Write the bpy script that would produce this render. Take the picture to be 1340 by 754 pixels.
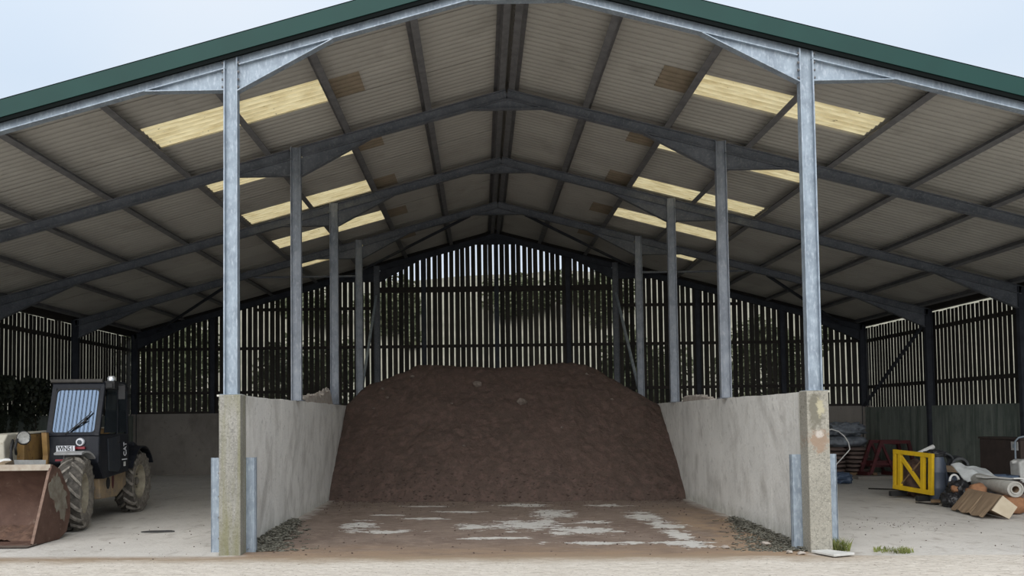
import bpy, bmesh, math, random
from math import sin, cos, pi, radians, sqrt, atan2, atan
from mathutils import Vector, Matrix, noise as mnoise

random.seed(7)
for o in list(bpy.data.objects):
    bpy.data.objects.remove(o)
S = bpy.context.scene
COL = S.collection

# ------------------------------------------------------------------ camera
CAM = Vector((-0.5358, -10.7991, 1.72))
YAW, PITCH, ROLL, F = -0.0110, 0.0403, -0.0118, 1100.3
fw = Vector((sin(YAW) * cos(PITCH), cos(YAW) * cos(PITCH), sin(PITCH)))
rt = Vector((cos(YAW), -sin(YAW), 0))
up = rt.cross(fw)
rt, up = cos(ROLL) * rt + sin(ROLL) * up, -sin(ROLL) * rt + cos(ROLL) * up
cd = bpy.data.cameras.new('camera')
cd.sensor_fit = 'HORIZONTAL'
cd.sensor_width = 36.0
cd.lens = F / 1340 * 36
cd.shift_x = (670 - 615.9) / 1340
cd.shift_y = (502.5 - 377) / 1340
cd.clip_end = 400
co = bpy.data.objects.new('camera', cd)
COL.objects.link(co)
m3 = Matrix((rt, up, -fw)).transposed()
co.matrix_world = Matrix.Translation(CAM) @ m3.to_4x4()
S.camera = co

# ------------------------------------------------------------------ light
S.view_settings.view_transform = 'Standard'
S.view_settings.look = 'None'
S.view_settings.exposure = 0.22
S.view_settings.gamma = 1.0
S.view_settings.use_curve_mapping = False
W = bpy.data.worlds.new('overcast_sky')
S.world = W
W.use_nodes = True
wn, wl = W.node_tree.nodes, W.node_tree.links
wn.clear()
tc = wn.new('ShaderNodeTexCoord')
sx = wn.new('ShaderNodeSeparateXYZ')
wl.new(tc.outputs['Generated'], sx.inputs[0])
rp = wn.new('ShaderNodeValToRGB')
rp.color_ramp.elements[0].position = 0.0
rp.color_ramp.elements[0].color = (0.68, 0.74, 0.80, 1)
rp.color_ramp.elements[1].position = 1.0
rp.color_ramp.elements[1].color = (0.98, 1.02, 1.08, 1)
e = rp.color_ramp.elements.new(0.35)
e.color = (0.575, 0.675, 0.80, 1)
wl.new(sx.outputs['Z'], rp.inputs[0])
nz = wn.new('ShaderNodeTexNoise')
nz.inputs['Scale'].default_value = 2.2
nz.inputs['Detail'].default_value = 5
wl.new(tc.outputs['Generated'], nz.inputs['Vector'])
rc = wn.new('ShaderNodeMapRange')
rc.inputs['From Min'].default_value = 0.45
rc.inputs['From Max'].default_value = 0.75
rc.inputs['To Max'].default_value = 0.55
wl.new(nz.outputs['Fac'], rc.inputs['Value'])
mx = wn.new('ShaderNodeMixRGB')
mx.inputs['Color2'].default_value = (0.73, 0.77, 0.82, 1)
wl.new(rc.outputs[0], mx.inputs[0])
wl.new(rp.outputs[0], mx.inputs[1])
bg = wn.new('ShaderNodeBackground')
bg.inputs['Strength'].default_value = 1.0
wl.new(mx.outputs[0], bg.inputs['Color'])
wo = wn.new('ShaderNodeOutputWorld')
wl.new(bg.outputs[0], wo.inputs['Surface'])

sd = bpy.data.lights.new('hazy_sun', 'SUN')
sd.energy = 2.8
sd.angle = radians(80)
sd.color = (1.0, 0.965, 0.92)
so = bpy.data.objects.new('hazy_sun', sd)
COL.objects.link(so)
so.rotation_euler = (radians(51), 0, radians(-10))     # veiled sun, high behind the camera


# ------------------------------------------------------------------ materials
def new_mat(name):
    m = bpy.data.materials.new(name)
    m.use_nodes = True
    n = m.node_tree.nodes
    n.clear()
    out = n.new('ShaderNodeOutputMaterial')
    return m, n, m.node_tree.links, out


def noise_fac(n, l, vec, scale, lo, hi, detail=6, stretch=None, rough=0.6):
    if stretch:
        mp = n.new('ShaderNodeMapping')
        mp.inputs['Scale'].default_value = stretch
        l.new(vec, mp.inputs[0])
        vec = mp.outputs[0]
    t = n.new('ShaderNodeTexNoise')
    t.inputs['Scale'].default_value = scale
    t.inputs['Detail'].default_value = detail
    t.inputs['Roughness'].default_value = rough
    l.new(vec, t.inputs['Vector'])
    r = n.new('ShaderNodeMapRange')
    r.inputs['From Min'].default_value = lo
    r.inputs['From Max'].default_value = hi
    l.new(t.outputs['Fac'], r.inputs['Value'])
    return r.outputs[0]


def mixc(n, l, fac, a, b):
    x = n.new('ShaderNodeMixRGB')
    if isinstance(fac, (int, float)):
        x.inputs[0].default_value = fac
    else:
        l.new(fac, x.inputs[0])
    for i, c in ((1, a), (2, b)):
        if isinstance(c, tuple):
            x.inputs[i].default_value = (*c[:3], 1)
        else:
            l.new(c, x.inputs[i])
    return x.outputs[0]


def math_n(n, l, op, a, b=None, clamp=False):
    x = n.new('ShaderNodeMath')
    x.operation = op
    x.use_clamp = clamp
    for i, v in ((0, a), (1, b)):
        if v is None:
            continue
        if isinstance(v, (int, float)):
            x.inputs[i].default_value = v
        else:
            l.new(v, x.inputs[i])
    return x.outputs[0]


def M(name, c1, c2=None, scale=3, lo=.35, hi=.65, rough=.7, metal=0, bump=0, bscale=40,
      stretch=None, c3=None, s3=12, lo3=.55, hi3=.7, st3=None, rand=0, spec=.4, bdist=.01):
    m, n, l, out = new_mat(name)
    geo = n.new('ShaderNodeNewGeometry')
    P = geo.outputs['Position']
    p = n.new('ShaderNodeBsdfPrincipled')
    c = None
    if c2:
        c = mixc(n, l, noise_fac(n, l, P, scale, lo, hi, stretch=stretch), c1, c2)
    if c3:
        c = mixc(n, l, noise_fac(n, l, P, s3, lo3, hi3, stretch=st3), c if c is not None else c1, c3)
    if rand:
        oi = n.new('ShaderNodeObjectInfo')
        mr = n.new('ShaderNodeMapRange')
        mr.inputs['To Min'].default_value = 1 - rand
        mr.inputs['To Max'].default_value = 1 + rand
        l.new(oi.outputs['Random'], mr.inputs['Value'])
        h = n.new('ShaderNodeHueSaturation')
        l.new(mr.outputs[0], h.inputs['Value'])
        if c is None:
            h.inputs['Color'].default_value = (*c1, 1)
        else:
            l.new(c, h.inputs['Color'])
        c = h.outputs[0]
    if c is None:
        p.inputs['Base Color'].default_value = (*c1, 1)
    else:
        l.new(c, p.inputs['Base Color'])
    p.inputs['Roughness'].default_value = rough
    p.inputs['Metallic'].default_value = metal
    p.inputs['Specular IOR Level'].default_value = spec
    if bump:
        t = n.new('ShaderNodeTexNoise')
        t.inputs['Scale'].default_value = bscale
        t.inputs['Detail'].default_value = 6
        l.new(P, t.inputs['Vector'])
        b = n.new('ShaderNodeBump')
        b.inputs['Strength'].default_value = bump
        b.inputs['Distance'].default_value = bdist
        l.new(t.outputs['Fac'], b.inputs['Height'])
        l.new(b.outputs[0], p.inputs['Normal'])
    l.new(p.outputs[0], out.inputs['Surface'])
    return m


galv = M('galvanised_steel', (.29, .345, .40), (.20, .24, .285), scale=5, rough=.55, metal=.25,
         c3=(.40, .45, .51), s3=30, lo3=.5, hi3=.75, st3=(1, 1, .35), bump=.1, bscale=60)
galv_half_shaded = M('half_shaded_galvanised_steel', (.24, .265, .30), (.16, .18, .21), scale=4, rough=.65, metal=.15,
             c3=(.31, .33, .36), s3=26, lo3=.5, hi3=.75, st3=(1, 1, .35), bump=.1, bscale=60)  # same steel for the inner posts, partial shade put into its colour
shaded_steel = M('shaded_frame_steel', (.045, .05, .062), (.028, .031, .04), scale=4, rough=.8, bump=.1, bscale=60, spec=.25)  # darkened copy of the frame steel, shade of the rear painted in
galv_shaded = M('shaded_galvanised_steel', (.125, .135, .155), (.08, .09, .105), scale=4, rough=.7, metal=.15,
              c3=(.18, .19, .205), s3=24, lo3=.5, hi3=.75, bump=.1, bscale=60)  # same steel again, shade of the interior put into its colour
purl_m = M('purlin_steel', (.17, .17, .175), (.115, .115, .12), scale=6, rough=.7, metal=.1)
green = M('green_coated_metal', (.005, .036, .031), (.006, .042, .036), scale=1.5, rough=.5, spec=.25)
slat_m = M('weathered_board', (.040, .036, .031), (.024, .022, .020), scale=9, stretch=(1, 1, .12), rough=.9, rand=.35,
           bump=.3, bscale=30)
rail_m = M('rail_timber', (.035, .03, .026), (.024, .021, .019), scale=7, rough=.9)
sheet_m = M('fibre_cement', (.38, .367, .335), (.33, .318, .29), scale=1.0, rough=.9, rand=.05,
            c3=(.285, .273, .245), s3=1.6, lo3=.56, hi3=.75)
rust_m = M('rusty_bucket_steel', (.066, .033, .023), (.105, .058, .042), scale=4, rough=.75, metal=.0,
           c3=(.17, .12, .09), s3=9, lo3=.58, hi3=.75, bump=.5, bscale=25)
soil_dark = M('clod_soil', (.07, .048, .04), (.10, .072, .06), scale=6, rough=.95)
black_paint = M('black_cab_paint', (.009, .011, .017), (.028, .029, .033), scale=7, lo=.5, hi=.8, rough=.5, bump=.05, spec=.25)
black_rub = M('black_rubber', (.02, .02, .021), rough=.7)
dusty = M('muddy_tyre', (.23, .21, .18), (.10, .09, .08), scale=14, rough=.95, bump=.5, bscale=60)
dusty_dark = M('muddy_tyre_tread', (.25, .23, .20), (.10, .092, .08), scale=11, rough=.95, bump=.5, bscale=60)
tread_m = M('dark_tread_gaps', (.045, .042, .037), (.10, .09, .078), scale=18, rough=.95, bump=.5, bscale=60)  # darker tone for the tyre faces between the lugs
rim_m = M('cream_rim', (.36, .33, .25), (.24, .21, .16), scale=9, rough=.8)
ochre = M('ochre_paint', (.36, .22, .075), (.24, .145, .06), scale=6, rough=.6, c3=(.10, .06, .035), s3=14, lo3=.6, hi3=.7)
beige = M('faded_cream_paint', (.47, .45, .38), (.36, .34, .28), scale=5, rough=.7, c3=(.2, .13, .08), s3=16, lo3=.62, hi3=.72)
chass = M('muddy_yellow_chassis', (.30, .22, .13), (.20, .16, .12), scale=7, rough=.85)
grey_plastic = M('grey_fender', (.36, .37, .38), (.26, .26, .26), scale=8, rough=.7)
white_m = M('white_plastic', (.62, .63, .62), (.5, .5, .48), scale=8, rough=.6)
white_plate = M('plate_white', (.62, .64, .68), rough=.5)
ink = M('black_ink', (.012, .012, .014), rough=.6)
redp = M('red_paint', (.095, .016, .02), (.05, .012, .014), scale=7, rough=.6)
red_lens = M('red_lens', (.22, .02, .03), rough=.3)
yel = M('yellow_plastic', (.72, .47, .012), (.60, .38, .02), scale=6, rough=.5)
navy = M('slate_blue_plastic', (.060, .075, .105), (.085, .10, .13), scale=5, rough=.45)
blk_bag = M('black_polythene', (.018, .018, .02), (.06, .06, .065), scale=9, lo=.5, hi=.7, rough=.35)
card = M('cardboard', (.30, .215, .14), (.24, .17, .11), scale=4, rough=.9)
card_lt = M('pale_cardboard', (.47, .41, .31), (.40, .34, .25), scale=6, rough=.9)
carpet = M('grey_underlay', (.43, .42, .39), (.34, .33, .30), scale=9, rough=.95)
orange = M('orange_cloth', (.30, .15, .075), (.22, .11, .06), scale=9, rough=.9)
pale_sheet = M('pale_board', (.52, .54, .54), (.42, .44, .44), scale=5, rough=.7)
sack_m = M('brown_sack', (.155, .115, .10), (.11, .082, .074), scale=8, rough=.85, rand=.2)
wrap_m = M('grey_blue_wrap', (.20, .225, .255), (.10, .115, .135), scale=8, rough=.5)
blue_m = M('blue_tarpaulin', (.045, .07, .12), (.07, .10, .15), scale=8, rough=.5)
dkbox = M('dark_brown_box', (.075, .055, .048), (.055, .042, .038), scale=5, rough=.8)
pipe_m = M('black_pipe', (.04, .045, .05), (.075, .08, .085), scale=9, rough=.5)
wood = M('raw_timber', (.24, .16, .09), (.17, .11, .065), scale=6, rough=.9)
leaf_m = M('green_leaf', (.085, .105, .055), (.14, .15, .09), scale=1.5, rough=.7, rand=.1)
ivy_m = M('dark_ivy_leaf', (.012, .018, .010), (.03, .036, .02), scale=6, rough=.6)
bark = M('bark', (.09, .07, .05), (.06, .05, .04), scale=8, rough=.95)
litter_m = M('leaf_litter', (.05, .048, .036), (.29, .28, .235), scale=26, lo=.45, hi=.7, rough=.95)
grass_m = M('field_grass', (.17, .17, .13), (.25, .238, .19), scale=.8, rough=.95)
tuft_m = M('tuft_grass', (.10, .14, .03), (.22, .22, .08), scale=20, rough=.9)
rubble_m = M('pale_rubble', (.40, .37, .33), (.30, .26, .23), scale=9, rough=.95, bump=.6, bscale=40)
chrome = M('lamp_glass', (.72, .74, .76), rough=.15, metal=.6)


def make_concrete(name, base, dark, stain=None, green_low=False, agg=0, diag=False, streak=False):
    """pale trowelled concrete, scuffed by a loader, mossy low and near the posts"""
    m, n, l, out = new_mat(name)
    P = n.new('ShaderNodeNewGeometry').outputs['Position']
    p = n.new('ShaderNodeBsdfPrincipled')
    c = mixc(n, l, noise_fac(n, l, P, .9, .35, .7), base, tuple(x * .82 for x in base))
    c = mixc(n, l, noise_fac(n, l, P, 1.6, .50, .72, stretch=(1, 1.4, .8)), c, dark)
    c = mixc(n, l, noise_fac(n, l, P, 9, .6, .75), c, tuple(x * .6 for x in base))
    c = mixc(n, l, noise_fac(n, l, P, 3.1, .58, .85, stretch=(1, 2, .2)), c, tuple(min(1, x * 1.12) for x in base))
    if streak:
        c = mixc(n, l, noise_fac(n, l, P, 2.4, .48, .66, stretch=(1, 1.6, .10)), c, dark)
        c = mixc(n, l, noise_fac(n, l, P, 5, .55, .7, stretch=(1, 1.6, .12)), c, tuple(min(1, x * 1.25) for x in base))
    if diag:
        mp = n.new('ShaderNodeMapping')
        mp.inputs['Rotation'].default_value = (radians(-52), 0, 0)
        l.new(P, mp.inputs[0])
        c = mixc(n, l, math_n(n, l, 'MULTIPLY', noise_fac(n, l, mp.outputs[0], 1.5, .55, .72, stretch=(1, .3, 1.4)), .6), c, (.33, .315, .29))
        c = mixc(n, l, math_n(n, l, 'MULTIPLY', noise_fac(n, l, mp.outputs[0], 8, .60, .70, stretch=(1, .4, 1.3)), .4), c, (.26, .25, .23))
    if agg:
        c = mixc(n, l, math_n(n, l, 'MULTIPLY', noise_fac(n, l, P, 45, .5, .62), agg), c, tuple(x * .45 for x in base))
        c = mixc(n, l, math_n(n, l, 'MULTIPLY', noise_fac(n, l, P, 60, .58, .66), agg), c, tuple(min(1, x * 1.7) for x in base))
    sp = n.new('ShaderNodeSeparateXYZ')
    l.new(P, sp.inputs[0])
    if green_low:
        zf = n.new('ShaderNodeMapRange')
        zf.inputs['From Min'].default_value = .22
        zf.inputs['From Max'].default_value = 0
        l.new(sp.outputs['Z'], zf.inputs['Value'])
        f = math_n(n, l, 'MULTIPLY', zf.outputs[0], noise_fac(n, l, P, 7, .3, .6, stretch=(1, 1, .6)), clamp=True)
        c = mixc(n, l, math_n(n, l, 'MULTIPLY', f, .7 if agg else .45), c, (.17, .175, .12))
        yf = n.new('ShaderNodeMapRange')
        yf.inputs['From Min'].default_value = 1.0
        yf.inputs['From Max'].default_value = .2
        l.new(sp.outputs['Y'], yf.inputs['Value'])
        f = math_n(n, l, 'MULTIPLY', yf.outputs[0], noise_fac(n, l, P, 3, .42, .7, stretch=(3, 5, .25)), clamp=True)
        c = mixc(n, l, math_n(n, l, 'MULTIPLY', f, .8), c, (.15, .145, .06))
    if stain:
        for cx, cz, rx, rz, col in stain:
            mp = n.new('ShaderNodeVectorMath')
            mp.operation = 'SUBTRACT'
            l.new(P, mp.inputs[0])
            mp.inputs[1].default_value = (cx, -.17, cz)
            ms = n.new('ShaderNodeVectorMath')
            ms.operation = 'MULTIPLY'
            l.new(mp.outputs[0], ms.inputs[0])
            ms.inputs[1].default_value = (1 / rx, 0, 1 / rz)
            ln = n.new('ShaderNodeVectorMath')
            ln.operation = 'LENGTH'
            l.new(ms.outputs[0], ln.inputs[0])
            d = math_n(n, l, 'ADD', ln.outputs['Value'], math_n(n, l, 'MULTIPLY', noise_fac(n, l, P, 14, .3, .7), .9))
            mr = n.new('ShaderNodeMapRange')
            mr.inputs['From Min'].default_value = 1.5
            mr.inputs['From Max'].default_value = 1.1
            l.new(d, mr.inputs['Value'])
            c = mixc(n, l, mr.outputs[0], c, col)
    l.new(c, p.inputs['Base Color'])
    p.inputs['Roughness'].default_value = .9
    t = n.new('ShaderNodeTexNoise')
    t.inputs['Scale'].default_value = 22
    t.inputs['Detail'].default_value = 8
    l.new(P, t.inputs['Vector'])
    t2 = n.new('ShaderNodeTexNoise')
    t2.inputs['Scale'].default_value = 4
    t2.inputs['Detail'].default_value = 3
    l.new(P, t2.inputs['Vector'])
    b = n.new('ShaderNodeBump')
    b.inputs['Strength'].default_value = .45
    b.inputs['Distance'].default_value = .02
    l.new(math_n(n, l, 'ADD', t.outputs['Fac'], t2.outputs['Fac']), b.inputs['Height'])
    l.new(b.outputs[0], p.inputs['Normal'])
    l.new(p.outputs[0], out.inputs['Surface'])
    return m


conc_bay = make_concrete('bay_wall_concrete', (.74, .73, .695), (.47, .455, .425), green_low=True, diag=True)
conc_col_l = make_concrete('left_column_concrete', (.28, .272, .245), (.19, .185, .165), green_low=True, agg=.6)
conc_col_r = make_concrete('right_column_concrete', (.31, .295, .25), (.22, .21, .175), agg=.6, stain=[
    (3.715, 1.38, .14, .16, (.25, .185, .135)), (3.72, 1.47, .06, .05, (.42, .38, .34)),
    (3.69, 1.76, .11, .26, (.15, .14, .11)), (3.745, 1.80, .06, .13, (.36, .33, .23))])
conc_side = make_concrete('side_wall_concrete', (.20, .228, .205), (.085, .11, .095), streak=True)
conc_back = make_concrete('back_wall_concrete', (.23, .212, .19), (.15, .135, .12))


def floor_material():
    """worn grey slab, brown soil trodden over the middle bay with paler, smoother patches"""
    m, n, l, out = new_mat('worn_slab')
    P = n.new('ShaderNodeNewGeometry').outputs['Position']
    p = n.new('ShaderNodeBsdfPrincipled')
    sp = n.new('ShaderNodeSeparateXYZ')
    l.new(P, sp.inputs[0])
    X, Y = sp.outputs['X'], sp.outputs['Y']
    c = mixc(n, l, noise_fac(n, l, P, .8, .35, .7), (.52, .50, .465), (.42, .40, .37))
    c = mixc(n, l, noise_fac(n, l, P, 5, .55, .72, stretch=(1, .5, 1)), c, (.33, .305, .275))
    c = mixc(n, l, noise_fac(n, l, P, 26, .62, .72), c, (.24, .22, .19))
    # mud of the middle bay: inside the two bay walls
    def rng(v, a, b):
        r = n.new('ShaderNodeMapRange')
        r.inputs['From Min'].default_value = a
        r.inputs['From Max'].default_value = b
        l.new(v, r.inputs['Value'])
        return r.outputs[0]
    w1 = noise_fac(n, l, P, 3, .2, .8)
    ax = math_n(n, l, 'ABSOLUTE', X)
    ed = math_n(n, l, 'ADD', ax, math_n(n, l, 'MULTIPLY', w1, .5))
    inbay = rng(ed, 4.05, 3.75)
    mud = mixc(n, l, noise_fac(n, l, P, 1.3, .35, .65), (.120, .084, .066), (.180, .138, .112))
    mud = mixc(n, l, noise_fac(n, l, P, 7, .5, .7, stretch=(.6, 1.6, 1)), mud, (.25, .195, .155))
    mud = mixc(n, l, noise_fac(n, l, P, 30, .6, .7), mud, (.07, .05, .04))
    orange_f = math_n(n, l, 'MULTIPLY', rng(Y, .9, -.1), noise_fac(n, l, P, 2.5, .25, .6, stretch=(.5, 1.5, 1)), clamp=True)
    mud = mixc(n, l, orange_f, mud, (.25, .175, .115))
    side_f = math_n(n, l, 'MULTIPLY', math_n(n, l, 'MULTIPLY', rng(X, 2.3, 3.0), noise_fac(n, l, P, 2, .35, .6)), rng(Y, 6, 3), clamp=True)
    mud = mixc(n, l, side_f, mud, (.29, .20, .125))
    # paler, smoother patches (centre x, y, half sizes)
    pats = [(-2.50, 2.75, .32, .62), (-2.1, 2.0, .55, .22), (-1.5, 3.6, .45, .18), (-.95, 4.6, .5, .16), (-.62, 2.5, .35, .42),
            (.22, 2.75, .62, .75), (.75, 4.3, .42, .8), (1.0, 2.0, .62, .48), (1.3, 3.0, .3, .2), (.25, 5.7, .5, .35),
            (2.25, 3.8, .3, .75), (2.35, 2.6, .28, .7), (2.3, 1.5, .22, .7), (2.25, .6, .35, .4), (1.2, .75, .9, .16), (-.3, 1.25, .7, .14),
            (-1.6, 5.6, .5, .14), (1.9, 5.6, .4, .2), (-2.2, 4.2, .3, .14)]
    dmin = None
    for (x, y, rx, ry) in pats:
        a = n.new('ShaderNodeVectorMath')
        a.operation = 'SUBTRACT'
        l.new(P, a.inputs[0])
        a.inputs[1].default_value = (x, y, 0)
        b = n.new('ShaderNodeVectorMath')
        b.operation = 'MULTIPLY'
        l.new(a.outputs[0], b.inputs[0])
        b.inputs[1].default_value = (1 / rx, 1 / ry, 0)
        d = n.new('ShaderNodeVectorMath')
        d.operation = 'LENGTH'
        l.new(b.outputs[0], d.inputs[0])
        dmin = d.outputs['Value'] if dmin is None else math_n(n, l, 'MINIMUM', dmin, d.outputs['Value'])
    wob = noise_fac(n, l, P, 4.5, .28, .72, detail=6, stretch=(.6, 1, 1), rough=.7)
    fine = noise_fac(n, l, P, 22, .3, .7, detail=4, stretch=(.6, 1, 1))
    dd = math_n(n, l, 'ADD', math_n(n, l, 'ADD', dmin, math_n(n, l, 'MULTIPLY', wob, 1.9)), math_n(n, l, 'MULTIPLY', fine, .55))
    patch = rng(dd, 2.02, 1.90)
    pc = mixc(n, l, noise_fac(n, l, P, 12, .4, .7), (.56, .555, .53), (.46, .445, .42))
    mud2 = mixc(n, l, patch, mud, pc)
    c = mixc(n, l, inbay, c, mud2)
    # brown damp strip along the front edge of the slab, across the whole front
    st = math_n(n, l, 'MULTIPLY', rng(Y, -.12, -.34), rng(math_n(n, l, 'ADD', X, math_n(n, l, 'MULTIPLY', w1, 1.5)), 4.9, 3.6))
    c = mixc(n, l, math_n(n, l, 'MULTIPLY', st, noise_fac(n, l, P, 5, .2, .5, stretch=(.3, 2, 1)), clamp=True), c, (.25, .185, .125))
    l.new(c, p.inputs['Base Color'])
    ro = n.new('ShaderNodeMapRange')
    ro.inputs['To Min'].default_value = .85
    ro.inputs['To Max'].default_value = .42
    l.new(math_n(n, l, 'MULTIPLY', patch, inbay), ro.inputs['Value'])
    l.new(ro.outputs[0], p.inputs['Roughness'])
    t = n.new('ShaderNodeTexNoise')
    t.inputs['Scale'].default_value = 14
    t.inputs['Detail'].default_value = 9
    l.new(P, t.inputs['Vector'])
    h = math_n(n, l, 'SUBTRACT', t.outputs['Fac'], math_n(n, l, 'MULTIPLY', math_n(n, l, 'MULTIPLY', patch, inbay), .5))
    b = n.new('ShaderNodeBump')
    b.inputs['Strength'].default_value = .6
    b.inputs['Distance'].default_value = .03
    l.new(h, b.inputs['Height'])
    l.new(b.outputs[0], p.inputs['Normal'])
    l.new(p.outputs[0], out.inputs['Surface'])
    return m


def yard_material():
    m, n, l, out = new_mat('pale_yard')
    P = n.new('ShaderNodeNewGeometry').outputs['Position']
    p = n.new('ShaderNodeBsdfPrincipled')
    sp = n.new('ShaderNodeSeparateXYZ')
    l.new(P, sp.inputs[0])
    c = mixc(n, l, noise_fac(n, l, P, .7, .3, .7), (.56, .52, .46), (.47, .43, .375))
    c = mixc(n, l, noise_fac(n, l, P, 6, .55, .72, stretch=(.4, 1.6, 1)), c, (.36, .32, .27))
    c = mixc(n, l, noise_fac(n, l, P, 14, .5, .7, stretch=(.6, 1.3, 1)), c, (.62, .58, .52))
    c = mixc(n, l, noise_fac(n, l, P, 24, .58, .68), c, (.24, .21, .175))
    f = n.new('ShaderNodeMapRange')
    f.inputs['From Min'].default_value = -1.0
    f.inputs['From Max'].default_value = -.55
    w = math_n(n, l, 'ADD', sp.outputs['Y'], math_n(n, l, 'MULTIPLY', noise_fac(n, l, P, 1.6, .3, .7, stretch=(.6, 1, 1)), -.28))
    l.new(w, f.inputs['Value'])
    fx = n.new('ShaderNodeMapRange')
    fx.inputs['From Min'].default_value = 4.8
    fx.inputs['From Max'].default_value = 3.2
    l.new(sp.outputs['X'], fx.inputs['Value'])
    ff = math_n(n, l, 'MULTIPLY', math_n(n, l, 'MULTIPLY', f.outputs[0], fx.outputs[0]), noise_fac(n, l, P, 5, .15, .45, stretch=(.3, 2, 1)), clamp=True)
    c = mixc(n, l, ff, c, (.27, .205, .14))
    l.new(c, p.inputs['Base Color'])
    p.inputs['Roughness'].default_value = .9
    t = n.new('ShaderNodeTexNoise')
    t.inputs['Scale'].default_value = 9
    t.inputs['Detail'].default_value = 9
    l.new(P, t.inputs['Vector'])
    b = n.new('ShaderNodeBump')
    b.inputs['Strength'].default_value = .7
    b.inputs['Distance'].default_value = .04
    l.new(t.outputs['Fac'], b.inputs['Height'])
    l.new(b.outputs[0], p.inputs['Normal'])
    l.new(p.outputs[0], out.inputs['Surface'])
    return m


def soil_material():
    m, n, l, out = new_mat('heaped_soil')
    P = n.new('ShaderNodeNewGeometry').outputs['Position']
    p = n.new('ShaderNodeBsdfPrincipled')
    c = mixc(n, l, noise_fac(n, l, P, .8, .3, .7), (.100, .070, .059), (.078, .058, .049))
    c = mixc(n, l, noise_fac(n, l, P, 6, .45, .7), c, (.135, .092, .078))
    c = mixc(n, l, noise_fac(n, l, P, 21, .56, .72), c, (.062, .044, .037))
    c = mixc(n, l, noise_fac(n, l, P, 34, .68, .74), c, (.24, .2, .17))
    l.new(c, p.inputs['Base Color'])
    p.inputs['Roughness'].default_value = .95
    p.inputs['Specular IOR Level'].default_value = .15
    t = n.new('ShaderNodeTexNoise')
    t.inputs['Scale'].default_value = 16
    t.inputs['Detail'].default_value = 9
    t.inputs['Roughness'].default_value = .7
    l.new(P, t.inputs['Vector'])
    b = n.new('ShaderNodeBump')
    b.inputs['Strength'].default_value = .8
    b.inputs['Distance'].default_value = .05
    l.new(t.outputs['Fac'], b.inputs['Height'])
    l.new(b.outputs[0], p.inputs['Normal'])
    l.new(p.outputs[0], out.inputs['Surface'])
    return m


def translucent_mat(name, col, col2, dens):
    m, n, l, out = new_mat(name)
    P = n.new('ShaderNodeNewGeometry').outputs['Position']
    c = mixc(n, l, noise_fac(n, l, P, 5, .4, .7, stretch=(.5, 2, 1)), col, col2)
    c = mixc(n, l, noise_fac(n, l, P, 16, .66, .72), c, tuple(x * .35 for x in col2))
    t = n.new('ShaderNodeBsdfTranslucent')
    l.new(c, t.inputs['Color'])
    d = n.new('ShaderNodeBsdfDiffuse')
    l.new(c, d.inputs['Color'])
    x = n.new('ShaderNodeMixShader')
    x.inputs[0].default_value = dens
    l.new(t.outputs[0], x.inputs[1])
    l.new(d.outputs[0], x.inputs[2])
    l.new(x.outputs[0], out.inputs['Surface'])
    return m


def glass_mat(name, refl, dark, tint=(.75, .82, .9)):
    m, n, l, out = new_mat(name)
    P = n.new('ShaderNodeNewGeometry').outputs['Position']
    g = n.new('ShaderNodeBsdfGlossy')
    g.inputs['Roughness'].default_value = .06
    g.inputs['Color'].default_value = (*tint, 1)
    d = n.new('ShaderNodeBsdfDiffuse')
    c = mixc(n, l, noise_fac(n, l, P, 8, .4, .7), dark, tuple(x * 1.8 for x in dark))
    l.new(c, d.inputs['Color'])
    x = n.new('ShaderNodeMixShader')
    x.inputs[0].default_value = refl
    l.new(d.outputs[0], x.inputs[1])
    l.new(g.outputs[0], x.inputs[2])
    l.new(x.outputs[0], out.inputs['Surface'])
    return m


floor_m, yard_m, soil_m = floor_material(), yard_material(), soil_material()
rooflight_m = translucent_mat('yellowed_rooflight', (.90, .84, .66), (.74, .66, .47), .2)
lap_m = M('brown_lapped_sheet', (.25, .20, .145), (.20, .165, .115), scale=5, rough=.8)  # brown tone for the strip where the sheets lap
screen_m = glass_mat('windscreen_glass', .17, (.014, .018, .024), (.46, .63, .90))
side_glass = glass_mat('side_window_glass', .10, (.012, .016, .02))


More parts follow.
